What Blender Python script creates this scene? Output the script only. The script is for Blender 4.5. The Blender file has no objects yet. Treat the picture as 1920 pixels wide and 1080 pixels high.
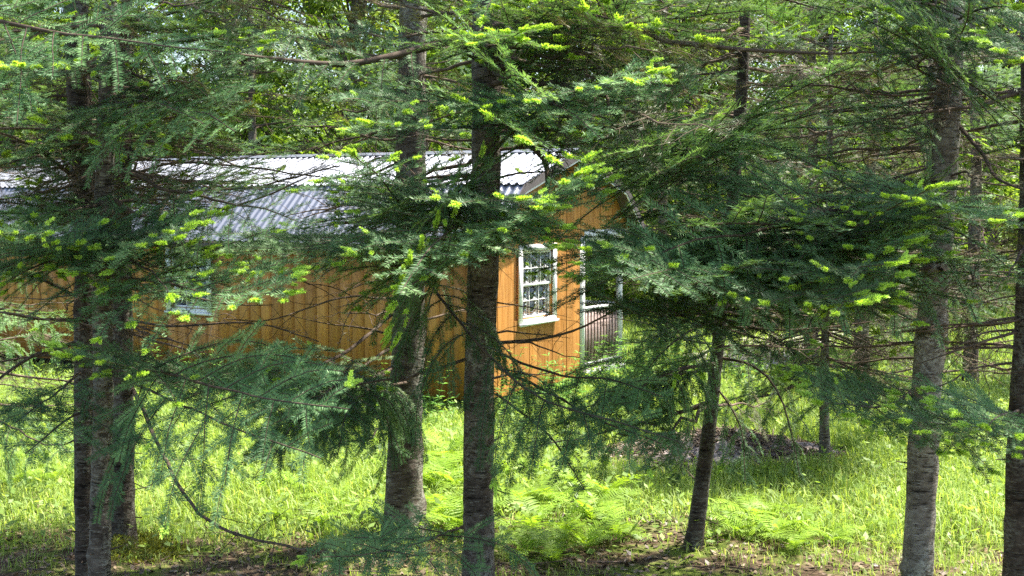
import bpy, math
import numpy as np
from mathutils import Vector, Matrix

# ------------------------------------------------------------------ camera, sky, sun, exposure
SC = bpy.context.scene
COL = SC.collection
W_, H_, F_ = 1920.0, 1080.0, 2357.0
CAMZ = 2.70
PITCH = math.radians(4.125)
cam_d = bpy.data.cameras.new('camera'); cam = bpy.data.objects.new('camera', cam_d); COL.objects.link(cam)
cam.location = (0, 0, CAMZ); cam.rotation_euler = (math.pi/2 - PITCH, 0, 0)
cam_d.sensor_width = 36.0; cam_d.lens = 36.0*F_/W_; cam_d.clip_start = 0.05; cam_d.clip_end = 2000
SC.camera = cam

SUN_EL = math.radians(65)
SUN_DIR = Vector((0.84, 0.42, 0)).normalized()          # horizontal direction towards the sun
SUN_VEC = Vector((SUN_DIR.x*math.cos(SUN_EL), SUN_DIR.y*math.cos(SUN_EL), math.sin(SUN_EL)))
world = bpy.data.worlds.new('World'); SC.world = world; world.use_nodes = True
wn = world.node_tree; wn.nodes.clear()
sky = wn.nodes.new('ShaderNodeTexSky'); sky.sky_type = 'NISHITA'; sky.sun_disc = False
sky.sun_elevation = SUN_EL; sky.sun_rotation = math.atan2(SUN_DIR.x, SUN_DIR.y)
sky.air_density = 1.0; sky.dust_density = 2.0; sky.ozone_density = 1.0
bg = wn.nodes.new('ShaderNodeBackground'); bg.inputs['Strength'].default_value = 0.11
wo = wn.nodes.new('ShaderNodeOutputWorld')
wn.links.new(sky.outputs[0], bg.inputs[0]); wn.links.new(bg.outputs[0], wo.inputs[0])
sun_d = bpy.data.lights.new('sun', 'SUN'); sun_d.energy = 5.0; sun_d.angle = math.radians(0.55); sun_d.color = (1.0, 0.95, 0.86)
sun = bpy.data.objects.new('sun', sun_d); COL.objects.link(sun)
sun.rotation_euler = SUN_VEC.to_track_quat('Z', 'Y').to_euler(); sun.location = (6, 4, 20)
SC.view_settings.view_transform = 'Standard'; SC.view_settings.look = 'None'
SC.view_settings.exposure = 1.85; SC.view_settings.gamma = 1.0
SC.render.engine = 'CYCLES'
cy = SC.cycles
cy.max_bounces = 5; cy.diffuse_bounces = 3; cy.glossy_bounces = 2; cy.transmission_bounces = 4; cy.transparent_max_bounces = 8
cy.caustics_reflective = False; cy.caustics_refractive = False; cy.use_denoising = False
cy.sample_clamp_indirect = 6.0; cy.use_adaptive_sampling = True; cy.adaptive_threshold = 0.015

CP, SP = math.cos(PITCH), math.sin(PITCH)
def P(px, py, Y):
    """world point seen at photo pixel (px, py) at distance Y in front of the camera"""
    u = (px-W_/2)/F_; v = (H_/2-py)/F_
    dx, dy, dz = u, CP+SP*v, -SP+CP*v
    k = Y/dy
    return np.array([dx*k, Y, CAMZ+dz*k])
def G(px, py):
    v = (H_/2-py)/F_
    return P(px, py, CAMZ*(CP+SP*v)/(SP-CP*v))
def hz(x, y):
    """gentle height of the ground"""
    return 0.035*np.sin(x*0.9+0.4)*np.cos(y*0.7)+0.02*np.sin(x*2.3+y*1.7)
RNG = np.random.default_rng(7)

# ------------------------------------------------------------------ object helpers
def tag(o, label=None, cat=None, group=None, kind=None):
    if label: o['label'] = label
    if cat: o['category'] = cat
    if group: o['group'] = group
    if kind: o['kind'] = kind
    return o
def empty(name, loc, rz=0.0):
    o = bpy.data.objects.new(name, None); COL.objects.link(o); o.empty_display_size = 0.2
    o.location = loc; o.rotation_euler = (0, 0, rz); return o
def obj(name, mesh, parent=None, loc=None):
    o = bpy.data.objects.new(name, mesh); COL.objects.link(o)
    if parent is not None: o.parent = parent
    if loc is not None: o.location = loc
    return o
def mesh_np(name, V, tris=None, quads=None, mats=(), smooth=False, attrs=None, tmat=None, qmat=None):
    me = bpy.data.meshes.new(name)
    V = np.asarray(V, np.float32).reshape(-1, 3)
    tris = np.zeros((0, 3), np.int32) if tris is None else np.asarray(tris, np.int32).reshape(-1, 3)
    quads = np.zeros((0, 4), np.int32) if quads is None else np.asarray(quads, np.int32).reshape(-1, 4)
    nt, nq = len(tris), len(quads)
    me.vertices.add(len(V)); me.vertices.foreach_set('co', V.ravel())
    me.loops.add(nt*3+nq*4)
    me.loops.foreach_set('vertex_index', np.concatenate([tris.ravel(), quads.ravel()]))
    me.polygons.add(nt+nq)
    me.polygons.foreach_set('loop_start', np.concatenate([np.arange(nt)*3, nt*3+np.arange(nq)*4]).astype(np.int32))
    if smooth: me.polygons.foreach_set('use_smooth', np.ones(nt+nq, bool))
    for m in mats: me.materials.append(m)
    if tmat is not None or qmat is not None:
        a = np.zeros(nt, np.int32) if tmat is None else np.asarray(tmat, np.int32)
        b = np.zeros(nq, np.int32) if qmat is None else np.asarray(qmat, np.int32)
        me.polygons.foreach_set('material_index', np.concatenate([a, b]))
    for k, a in (attrs or {}).items():
        at = me.attributes.new(k, 'FLOAT', 'POINT'); at.data.foreach_set('value', np.asarray(a, np.float32))
    me.update(calc_edges=True)
    return me

# ------------------------------------------------------------------ materials
def mat(name):
    m = bpy.data.materials.new(name); m.use_nodes = True
    nt = m.node_tree; nt.nodes.clear()
    out = nt.nodes.new('ShaderNodeOutputMaterial')
    return m, nt, out
def node(nt, typ, **kw):
    n = nt.nodes.new(typ)
    for k, v in kw.items():
        if k.startswith('i_'): n.inputs[k[2:].replace('_', ' ')].default_value = v
        else: setattr(n, k, v)
    return n
def ramp(nt, src, stops, interp='LINEAR'):
    r = nt.nodes.new('ShaderNodeValToRGB'); e = r.color_ramp.elements; r.color_ramp.interpolation = interp
    while len(e) < len(stops): e.new(0.5)
    for i, (p, c) in enumerate(stops):
        e[i].position = p; e[i].color = (c[0], c[1], c[2], 1) if not np.isscalar(c) else (c, c, c, 1)
    nt.links.new(src, r.inputs[0]); return r
def noise(nt, vec, scale, detail=4, rough=0.55, dist=0.0):
    n = node(nt, 'ShaderNodeTexNoise'); n.inputs['Scale'].default_value = scale
    n.inputs['Detail'].default_value = detail; n.inputs['Roughness'].default_value = rough; n.inputs['Distortion'].default_value = dist
    if vec is not None: nt.links.new(vec, n.inputs['Vector'])
    return n
def mapping(nt, scale, space='Object'):
    tc = node(nt, 'ShaderNodeTexCoord'); mp = node(nt, 'ShaderNodeMapping'); mp.inputs['Scale'].default_value = scale
    nt.links.new(tc.outputs[space], mp.inputs['Vector']); return mp.outputs[0]
def mix(nt, fac, a, b, typ='MIX'):
    m = node(nt, 'ShaderNodeMix', data_type='RGBA', blend_type=typ)
    for inp, v in ((m.inputs[0], fac), (m.inputs[6], a), (m.inputs[7], b)):
        if hasattr(v, 'is_output'): nt.links.new(v, inp)
        else: inp.default_value = v if np.isscalar(v) else (v[0], v[1], v[2], 1)
    return m.outputs[2]
def bump(nt, h, strength, dist):
    b = node(nt, 'ShaderNodeBump'); b.inputs['Strength'].default_value = strength; b.inputs['Distance'].default_value = dist
    nt.links.new(h, b.inputs['Height']); return b.outputs[0]
def bsdf(nt, out, col, rough=0.6, spec=0.3, nrm=None, metal=0.0):
    b = node(nt, 'ShaderNodeBsdfPrincipled')
    if hasattr(col, 'is_output'): nt.links.new(col, b.inputs['Base Color'])
    else: b.inputs['Base Color'].default_value = (*col, 1)
    if hasattr(rough, 'is_output'): nt.links.new(rough, b.inputs['Roughness'])
    else: b.inputs['Roughness'].default_value = rough
    b.inputs['Specular IOR Level'].default_value = spec; b.inputs['Metallic'].default_value = metal
    if nrm is not None: nt.links.new(nrm, b.inputs['Normal'])
    if out is not None: nt.links.new(b.outputs[0], out.inputs['Surface'])
    return b
def leafy(name, stops, attr='var', new_col=None, trans=0.35, rough=0.5, spec=0.35, objvar=0.25, tgain=(1.3, 1.25, 0.6)):
    m, nt, out = mat(name)
    a = node(nt, 'ShaderNodeAttribute', attribute_name=attr)
    c = ramp(nt, a.outputs['Fac'], stops).outputs[0]
    oi = node(nt, 'ShaderNodeObjectInfo')
    v = node(nt, 'ShaderNodeMapRange'); v.inputs['To Min'].default_value = 1-objvar; v.inputs['To Max'].default_value = 1+objvar
    nt.links.new(oi.outputs['Random'], v.inputs['Value'])
    hs = node(nt, 'ShaderNodeHueSaturation'); nt.links.new(c, hs.inputs['Color']); nt.links.new(v.outputs[0], hs.inputs['Value'])
    c = hs.outputs[0]
    if new_col is not None:
        an = node(nt, 'ShaderNodeAttribute', attribute_name='new')
        c = mix(nt, an.outputs['Fac'], c, new_col)
    b = bsdf(nt, None, c, rough, spec)
    t = node(nt, 'ShaderNodeBsdfTranslucent')
    nt.links.new(mix(nt, 1.0, c, tgain, 'MULTIPLY'), t.inputs['Color'])
    ms = node(nt, 'ShaderNodeMixShader'); ms.inputs[0].default_value = trans
    nt.links.new(b.outputs[0], ms.inputs[1]); nt.links.new(t.outputs[0], ms.inputs[2])
    nt.links.new(ms.outputs[0], out.inputs['Surface'])
    return m
M = {}
M['needle'] = leafy('fir_needles', [(0, (0.055, 0.120, 0.046)), (0.5, (0.108, 0.212, 0.082)), (1, (0.185, 0.305, 0.115))], new_col=(0.50, 0.72, 0.10), trans=0.34, rough=0.5, spec=0.25, objvar=0.38)
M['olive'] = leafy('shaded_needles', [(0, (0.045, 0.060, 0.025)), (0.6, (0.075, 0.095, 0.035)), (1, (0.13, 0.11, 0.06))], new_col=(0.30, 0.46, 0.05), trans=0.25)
M['leaf'] = leafy('broad_leaves', [(0, (0.08, 0.15, 0.02)), (0.5, (0.14, 0.24, 0.03)), (1, (0.25, 0.34, 0.05))], trans=0.5, objvar=0.2)
M['grass'] = leafy('grass_blades', [(0, (0.16, 0.26, 0.055)), (0.45, (0.27, 0.39, 0.085)), (0.8, (0.40, 0.49, 0.13)), (1, (0.55, 0.50, 0.24))], trans=0.45, objvar=0.08, rough=0.5, spec=0.3)
M['fern'] = leafy('fern_fronds', [(0, (0.17, 0.31, 0.025)), (1, (0.32, 0.47, 0.05))], trans=0.5, objvar=0.2)
M['weed'] = leafy('weed_leaves', [(0, (0.08, 0.20, 0.05)), (1, (0.17, 0.32, 0.07))], trans=0.4)
M['moss'] = leafy('moss_tufts', [(0, (0.09, 0.11, 0.015)), (1, (0.22, 0.23, 0.03))], trans=0.3, objvar=0.0)
M['litter'] = leafy('dry_litter', [(0, (0.06, 0.038, 0.022)), (0.5, (0.13, 0.085, 0.05)), (1, (0.26, 0.19, 0.11))], trans=0.1, objvar=0.0, tgain=(1, 0.9, 0.7))

def bark(name, dark, mid, pale, lichen):
    m, nt, out = mat(name)
    v1 = mapping(nt, (8, 8, 13)); v2 = mapping(nt, (34, 34, 48)); v3 = mapping(nt, (2.2, 2.2, 1.3)); v4 = mapping(nt, (9, 9, 46))
    n1 = noise(nt, v1, 1, 6, 0.65, 0.4); n2 = noise(nt, v2, 1, 4, 0.6); n3 = noise(nt, v3, 1.6, 5, 0.6); n4 = noise(nt, v4, 1.0, 3, 0.5)
    c = ramp(nt, n1.outputs[0], [(0.32, dark), (0.5, mid), (0.68, pale)]).outputs[0]
    l = ramp(nt, n3.outputs[0], [(0.44, 0.0), (0.58, 1.0)]).outputs[0]
    l2 = ramp(nt, n2.outputs[0], [(0.42, 0.0), (0.62, 1.0)]).outputs[0]
    lm = mix(nt, 1.0, l, l2, 'MULTIPLY')
    c = mix(nt, lm, c, lichen)
    dk = ramp(nt, n4.outputs[0], [(0.30, 0.25), (0.42, 1.0)]).outputs[0]
    c = mix(nt, 1.0, c, dk, 'MULTIPLY')
    n5 = noise(nt, mapping(nt, (13, 13, 120)), 1.0, 2, 0.5)
    ds = ramp(nt, n5.outputs[0], [(0.60, 0.0), (0.66, 1.0)]).outputs[0]
    c = mix(nt, mix(nt, 1.0, ds, (0.5, 0.5, 0.5), 'MULTIPLY'), c, tuple(min(1, x*1.15) for x in lichen))
    h = mix(nt, 0.45, n1.outputs[0], n2.outputs[0]); h = mix(nt, 1.0, h, dk, 'MULTIPLY')
    bsdf(nt, out, c, 0.85, 0.2, bump(nt, h, 1.0, 0.016))
    return m
M['bark'] = bark('fir_bark', (0.034, 0.026, 0.020), (0.095, 0.074, 0.058), (0.17, 0.14, 0.112), (0.30, 0.29, 0.24))
M['bark_dark'] = bark('dark_fir_bark', (0.020, 0.015, 0.011), (0.055, 0.040, 0.031), (0.105, 0.080, 0.062), (0.20, 0.19, 0.155))  # same bark pattern in darker tones throughout
M['bark_pale'] = bark('pale_fir_bark', (0.06, 0.048, 0.038), (0.19, 0.158, 0.126), (0.31, 0.27, 0.22), (0.44, 0.42, 0.36))
def simple(name, col, rough=0.6, spec=0.3, sc=None, amp=0.25, metal=0.0, bmp=0.0):
    m, nt, out = mat(name)
    if sc:
        v = mapping(nt, sc); n = noise(nt, v, 1, 5, 0.6)
        r = ramp(nt, n.outputs[0], [(0.3, tuple(x*(1-amp) for x in col)), (0.7, tuple(min(1, x*(1+amp)) for x in col))])
        bsdf(nt, out, r.outputs[0], rough, spec, bump(nt, n.outputs[0], bmp, 0.01) if bmp else None, metal)
    else: bsdf(nt, out, col, rough, spec, None, metal)
    return m
M['twig'] = simple('twig_wood', (0.085, 0.062, 0.045), 0.8, 0.15, (14, 14, 14), 0.5)
M['deadtwig'] = simple('dead_twig_wood', (0.115, 0.085, 0.062), 0.85, 0.12, (14, 14, 14), 0.55)
M['stem'] = simple('plant_stem', (0.12, 0.20, 0.05), 0.6, 0.2)
M['white'] = simple('white_painted_trim', (0.78, 0.78, 0.76), 0.5, 0.4, (3, 3, 9), 0.06)
M['fascia'] = simple('dark_fascia', (0.10, 0.085, 0.085), 0.6, 0.3, (4, 4, 4), 0.2)
M['dark'] = simple('dark_interior', (0.05, 0.045, 0.04), 0.9, 0.1)
M['rail'] = simple('brown_stained_rail', (0.36, 0.27, 0.24), 0.7, 0.2, (6, 6, 20), 0.3)
M['deck'] = simple('grey_deck_boards', (0.30, 0.27, 0.23), 0.8, 0.2, (3, 12, 3), 0.3)
def wood_stain():
    m, nt, out = mat('orange_stained_siding')
    v = mapping(nt, (26, 26, 1.6)); n = noise(nt, v, 1, 6, 0.65, 0.6)
    v2 = mapping(nt, (1.2, 1.2, 0.8)); n2 = noise(nt, v2, 1.5, 4)
    c = ramp(nt, n.outputs[0], [(0.28, (0.36, 0.135, 0.022)), (0.5, (0.52, 0.230, 0.058)), (0.75, (0.64, 0.33, 0.105))]).outputs[0]
    oi = node(nt, 'ShaderNodeObjectInfo'); hs = node(nt, 'ShaderNodeHueSaturation')
    mr = node(nt, 'ShaderNodeMapRange'); mr.inputs['To Min'].default_value = 0.74; mr.inputs['To Max'].default_value = 1.14
    nt.links.new(oi.outputs['Random'], mr.inputs['Value']); nt.links.new(mr.outputs[0], hs.inputs['Value']); nt.links.new(c, hs.inputs['Color'])
    c = mix(nt, 1.0, hs.outputs[0], ramp(nt, n2.outputs[0], [(0.35, 0.78), (0.6, 1.0)]).outputs[0], 'MULTIPLY')
    bsdf(nt, out, c, 0.62, 0.25, bump(nt, n.outputs[0], 0.35, 0.004)); return m
M['siding'] = wood_stain()
def metal_roof():
    m, nt, out = mat('galvanised_roof_metal')
    v = mapping(nt, (1.4, 1.4, 1.4)); n = noise(nt, v, 1, 5)
    c = ramp(nt, n.outputs[0], [(0.3, (0.19, 0.20, 0.235)), (0.7, (0.29, 0.30, 0.335))]).outputs[0]
    r = ramp(nt, n.outputs[0], [(0.3, 0.50), (0.7, 0.36)]).outputs[0]
    bsdf(nt, out, c, r, 0.5, None, 0.75); return m
M['roof'] = metal_roof()
def glass():
    m, nt, out = mat('window_glass')
    g = node(nt, 'ShaderNodeBsdfGlossy'); g.inputs['Roughness'].default_value = 0.02; g.inputs['Color'].default_value = (0.9, 0.92, 0.95, 1)
    t = node(nt, 'ShaderNodeBsdfTransparent'); t.inputs['Color'].default_value = (0.75, 0.8, 0.78, 1)
    fr = node(nt, 'ShaderNodeFresnel'); fr.inputs['IOR'].default_value = 1.75
    ms = node(nt, 'ShaderNodeMixShader'); nt.links.new(fr.outputs[0], ms.inputs[0]); nt.links.new(t.outputs[0], ms.inputs[1]); nt.links.new(g.outputs[0], ms.inputs[2])
    nt.links.new(ms.outputs[0], out.inputs['Surface']); return m
M['glass'] = glass()
def ground_mat():
    m, nt, out = mat('forest_ground')
    tc = node(nt, 'ShaderNodeTexCoord'); o = tc.outputs['Object']
    sx = node(nt, 'ShaderNodeSeparateXYZ'); nt.links.new(o, sx.inputs[0])
    nb = noise(nt, o, 0.55, 5, 0.6); nf = noise(nt, o, 14, 6, 0.7); nm = noise(nt, o, 2.2, 5, 0.6)
    soil = ramp(nt, nf.outputs[0], [(0.3, (0.030, 0.020, 0.013)), (0.5, (0.085, 0.058, 0.036)), (0.7, (0.20, 0.15, 0.095))]).outputs[0]
    moss = ramp(nt, nf.outputs[0], [(0.3, (0.045, 0.075, 0.012)), (0.7, (0.15, 0.19, 0.03))]).outputs[0]
    c = mix(nt, ramp(nt, nm.outputs[0], [(0.46, 0.0), (0.60, 1.0)]).outputs[0], soil, moss)
    grass = ramp(nt, nf.outputs[0], [(0.3, (0.045, 0.085, 0.018)), (0.7, (0.14, 0.20, 0.045))]).outputs[0]
    ad = node(nt, 'ShaderNodeMath', operation='MULTIPLY_ADD'); nt.links.new(nb.outputs[0], ad.inputs[0]); ad.inputs[1].default_value = 5.0
    nt.links.new(sx.outputs['Y'], ad.inputs[2])
    mr = node(nt, 'ShaderNodeMapRange'); mr.inputs['From Min'].default_value = 12.2; mr.inputs['From Max'].default_value = 14.2
    nt.links.new(ad.outputs[0], mr.inputs['Value'])
    c = mix(nt, mr.outputs[0], c, grass)
    bsdf(nt, out, c, 0.95, 0.1, bump(nt, nf.outputs[0], 0.8, 0.03)); return m
M['ground'] = ground_mat()
M['gravel'] = simple('pale_gravel', (0.36, 0.33, 0.30), 0.95, 0.1, (9, 9, 9), 0.45, 0, 0.8)
M['mulch'] = simple('grey_brown_mulch', (0.26, 0.215, 0.19), 0.95, 0.1, (16, 16, 16), 0.7, 0, 0.9)

# ------------------------------------------------------------------ geometry helpers
def box_arrays(x0, x1, y0, y1, z0, z1):
    V = np.array([[x, y, z] for z in (z0, z1) for y in (y0, y1) for x in (x0, x1)], float)
    Q = np.array([[0, 2, 3, 1], [4, 5, 7, 6], [0, 1, 5, 4], [2, 6, 7, 3], [0, 4, 6, 2], [1, 3, 7, 5]])
    return V, Q
def boxes_mesh(name, boxes, m):
    Vs, Qs, k = [], [], 0
    for b in boxes:
        V, Q = box_arrays(*b); Vs.append(V); Qs.append(Q+k); k += 8
    return mesh_np(name, np.concatenate(Vs), None, np.concatenate(Qs), [m])
def box(name, parent, m, *b):
    cx, cy_, cz = (b[0]+b[1])/2, (b[2]+b[3])/2, (b[4]+b[5])/2
    return obj(name, boxes_mesh(name, [(b[0]-cx, b[1]-cx, b[2]-cy_, b[3]-cy_, b[4]-cz, b[5]-cz)], m), parent, (cx, cy_, cz))
def prism(name, parent, m, poly, axis, a0, a1):
    """polygon in a plane (given as pairs) extruded along axis 'x' or 'y'"""
    n = len(poly); V = []
    for a in (a0, a1):
        for p, q in poly: V.append((a, p, q) if axis == 'x' else (p, a, q))
    me = bpy.data.meshes.new(name)
    f = [tuple(range(n)), tuple(range(2*n-1, n-1, -1))]+[(i, i+n, (i+1) % n+n, (i+1) % n) for i in range(n)]
    if axis == 'y': f = [tuple(reversed(q)) for q in f]
    me.from_pydata(V, [], f); me.materials.append(m)
    return obj(name, me, parent)
def smooth_path(pts, step=0.12):
    """Catmull-Rom through the given points"""
    pts = np.asarray(pts, float)
    if len(pts) == 2: pts = np.array([pts[0], pts.mean(0), pts[1]])
    ext = np.vstack([2*pts[0]-pts[1], pts, 2*pts[-1]-pts[-2]])
    out = []
    for i in range(1, len(ext)-2):
        p0, p1, p2, p3 = ext[i-1:i+3]
        n = max(2, int(np.linalg.norm(p2-p1)/step))
        for t in np.arange(n)/n:
            out.append(0.5*((2*p1)+(-p0+p2)*t+(2*p0-5*p1+4*p2-p3)*t*t+(-p0+3*p1-3*p2+p3)*t**3))
    out.append(pts[-1]); return np.array(out)
def tube(pts, rad, n=8, cap=True):
    pts = np.asarray(pts, float); k = len(pts)
    rad = np.asarray(rad, float)
    T = np.gradient(pts, axis=0); T /= np.linalg.norm(T, axis=1)[:, None]+1e-9
    ref = np.array([0, 0, 1.0]) if abs(T[0][2]) < 0.8 else np.array([1.0, 0, 0])
    A = np.cross(T, ref); A /= np.linalg.norm(A, axis=1)[:, None]+1e-9
    B = np.cross(T, A)
    th = np.arange(n)*2*math.pi/n
    rr = rad[:, None]*np.ones(n) if rad.ndim == 1 else rad
    V = pts[:, None]+rr[:, :, None]*(np.cos(th)[None, :, None]*A[:, None]+np.sin(th)[None, :, None]*B[:, None])
    V = V.reshape(-1, 3)
    i = np.arange(k-1)[:, None]*n; j = np.arange(n)[None]; j2 = (j+1) % n
    Q = np.stack([i+j, i+j2, i+n+j2, i+n+j], -1).reshape(-1, 4)
    return V, Q
def prisms(p0, p1, r0, r1, n=3):
    """many thin tapered twigs at once"""
    T = p1-p0; T /= np.linalg.norm(T, axis=1)[:, None]+1e-9
    ref = np.where(np.abs(T[:, 2:3]) < 0.8, np.array([[0, 0, 1.0]]), np.array([[1.0, 0, 0]]))
    A = np.cross(T, ref); A /= np.linalg.norm(A, axis=1)[:, None]+1e-9
    B = np.cross(T, A); th = np.arange(n)*2*math.pi/n
    D = np.cos(th)[None, :, None]*A[:, None]+np.sin(th)[None, :, None]*B[:, None]
    V = np.concatenate([p0[:, None]+D*r0[:, None, None], p1[:, None]+D*r1[:, None, None]], 1).reshape(-1, 3)
    b = np.arange(len(p0))[:, None]*2*n; j = np.arange(n)[None]; j2 = (j+1) % n
    Q = np.stack([b+j, b+j2, b+n+j2, b+n+j], -1).reshape(-1, 4)
    return V, Q
def nrm(v): return v/(np.linalg.norm(v)+1e-9)

# ------------------------------------------------------------------ conifer branches
STYLES = dict(
    fresh=dict(bare=0.22, lat=0.085, twig=0.10, llen=0.58, needle=1.0, dens=620, tips=0.78, tips2=0.05, hang=0.12, wob=0.06, mat='needle'),
    plain=dict(bare=0.25, lat=0.088, twig=0.10, llen=0.58, needle=1.0, dens=600, tips=0.09, tips2=0.006, hang=0.20, wob=0.08, mat='needle'),
    droop=dict(bare=0.25, lat=0.12, twig=0.095, llen=0.55, needle=0.95, dens=580, tips=0.04, tips2=0.004, hang=1.7, wob=0.15, mat='needle'),
    lacy=dict(bare=0.30, lat=0.135, twig=0.125, llen=0.60, needle=1.0, dens=620, tips=0.13, tips2=0.01, hang=0.60, wob=0.10, mat='needle'),
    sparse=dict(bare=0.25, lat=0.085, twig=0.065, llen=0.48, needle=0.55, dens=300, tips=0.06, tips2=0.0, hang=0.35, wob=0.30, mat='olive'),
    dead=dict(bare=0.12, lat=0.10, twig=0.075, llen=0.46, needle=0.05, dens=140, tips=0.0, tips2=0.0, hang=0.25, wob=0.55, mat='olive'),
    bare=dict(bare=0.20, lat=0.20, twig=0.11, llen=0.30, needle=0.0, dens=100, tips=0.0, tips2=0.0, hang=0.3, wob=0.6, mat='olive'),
)
def grow(axis, r0, r1, style, rng, up0=np.array([0, 0, 1.0])):
    """twig segments of a branch whose main axis is the given polyline (spray lies flat across it)"""
    S = STYLES[style]
    seg = []      # p0 p1 r0 r1 dens new var
    axis = np.asarray(axis, float); d = np.linalg.norm(np.diff(axis, axis=0), axis=1); s = np.concatenate([[0], np.cumsum(d)]); L = s[-1]
    zup = np.array([0, 0, 1.0])
    def at(t):
        i = min(max(np.searchsorted(s, t)-1, 0), len(d)-1); f = (t-s[i])/max(d[i], 1e-6)
        return axis[i]*(1-f)+axis[i+1]*f, nrm(axis[i+1]-axis[i])
    for i in range(len(d)):
        m = s[i+1]/L
        dn = S['dens']*S['needle'] if m > 0.55+0.25*rng.random() else 0
        seg.append((axis[i], axis[i+1], r0+(r1-r0)*s[i]/L, r0+(r1-r0)*s[i+1]/L, dn, 0.0, 0.5))
    def shoot(p, dr, ln, var):
        q = p+dr*ln; seg.append((p, q, 0.0016, 0.001, 2200, 1.0, var))
    def fan(p, dr, ln, n):
        dr = nrm(dr*np.array([1, 1, 0.45])+zup*0.04); l = nrm(np.cross(up0, dr)+1e-6)
        for k in range(n): shoot(p-dr*0.014*k, nrm(dr+l*(0, 0.5, -0.5, 0.25, -0.25)[k]+zup*rng.uniform(-0.05, 0.15)), ln*(1 if k == 0 else rng.uniform(0.6, 0.9)), rng.random())
    def poly(p, dr, ln, nseg, r, hang, wob, dens, var):
        pts = [p]; rr = np.linspace(r, r*0.45, nseg+1); D = dr.copy()
        for k in range(nseg):
            D = nrm(D+rng.normal(0, wob*0.45, 3)+np.array([0, 0, -hang*0.5])*(k+0.5)/nseg)
            q = pts[-1]+D*ln/nseg
            seg.append((pts[-1], q, rr[k], rr[k+1], dens, 0.0, var)); pts.append(q)
        return pts, D
    t = S['bare']*L*rng.uniform(0.8, 1.2); side = 1
    while t < L*0.985:
        p, T = at(t); lat = nrm(np.cross(up0, T)); side = -side
        ang = math.radians(rng.uniform(48, 66))
        rem = L-t
        ln = min(S['llen']*rem+0.09, 0.32+0.22*L, 0.80)*rng.uniform(0.7, 1.15)
        ln *= min(1.0, 0.55+(t/L)*1.6) if style in ('sparse', 'dead') else 1.0
        if style in ('dead', 'bare', 'sparse'): ln *= rng.uniform(0.55, 1.15)
        upj = rng.normal(0.05, 0.12) if style not in ('dead', 'bare') else rng.normal(0, 0.5)
        D = nrm(T*math.cos(ang)+lat*side*math.sin(ang)+up0*upj)
        var = float(np.clip(rng.normal(0.5, 0.25), 0, 1))
        alive = rng.random() < S['needle']*1.15
        dn = S['dens'] if (alive and S['needle'] > 0) else 0
        rl = 0.0016+0.0045*ln
        nl = max(2, int(ln/0.09))
        pts, De = poly(p, D, ln, nl, rl, S['hang'], S['wob'], dn*0.9, var)
        tipped = rng.random() < S['tips']*(0.25+0.95*(t/L))
        if tipped: fan(pts[-1], De, rng.uniform(0.038, 0.075), int(rng.integers(2, 5)))
        # twigs on the lateral
        pa = np.array(pts); dl = np.linalg.norm(np.diff(pa, axis=0), axis=1); sl = np.concatenate([[0], np.cumsum(dl)]); LL = sl[-1]
        u = 0.10*LL+0.01; sd = 1
        while u < LL*0.97:
            i = min(max(np.searchsorted(sl, u)-1, 0), len(dl)-1); f = (u-sl[i])/dl[i]
            q = pa[i]*(1-f)+pa[i+1]*f; TT = nrm(pa[i+1]-pa[i]); sd = -sd
            l2 = nrm(np.cross(up0, TT)+1e-6)
            a2 = math.radians(rng.uniform(42, 62))
            tl = ((LL-u)*0.40+0.030)*rng.uniform(0.6, 1.15)
            if style in ('dead', 'bare'): tl *= rng.uniform(0.4, 1.5)
            D2 = nrm(TT*math.cos(a2)+l2*sd*math.sin(a2)+up0*(rng.normal(0.0, 0.12) if dn else rng.normal(0, 0.5))-up0*S['hang']*0.55*(style == 'droop'))
            p2, De2 = poly(q, D2, tl, 2 if tl > 0.06 else 1, 0.0009+0.006*tl, S['hang'], S['wob'], dn, float(np.clip(var+rng.normal(0, 0.15), 0, 1)))
            if tl > 0.20 and style in ('droop', 'dead', 'sparse'):
                for w in np.arange(0.3, 0.9, 0.075/tl):
                    k = 0 if (w < 0.5 or len(p2) < 3) else 1; qq = p2[k]+(p2[min(k+1, len(p2)-1)]-p2[k])*((w*2) % 1)
                    l3 = nrm(np.cross(up0, De2)+1e-6); s3 = 1 if rng.random() < 0.5 else -1
                    D3 = nrm(De2*0.7+l3*s3*0.7+up0*rng.normal(-S['hang']*0.2, 0.2))
                    poly(qq, D3, (tl*(1-w)*0.5+0.02)*rng.uniform(0.7, 1.2), 1, 0.0012, S['hang'], S['wob'], dn, var)
            if rng.random() < (S['tips2']+(0.28 if tipped else 0)*(u/LL > 0.45))*(t/L+0.2):
                shoot(p2[-1], nrm(De2+up0*0.2), rng.uniform(0.03, 0.06), rng.random())
            u += S['twig']*rng.uniform(0.75, 1.3)
        t += S['lat']*rng.uniform(0.7, 1.3)
    if S['tips'] > 0.2:
        p, T = at(L*0.999); fan(p, T, 0.09, 5)
    p0 = np.array([x[0] for x in seg]); p1 = np.array([x[1] for x in seg]); a = np.array([x[2:] for x in seg], float)
    return p0, p1, a
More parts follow.
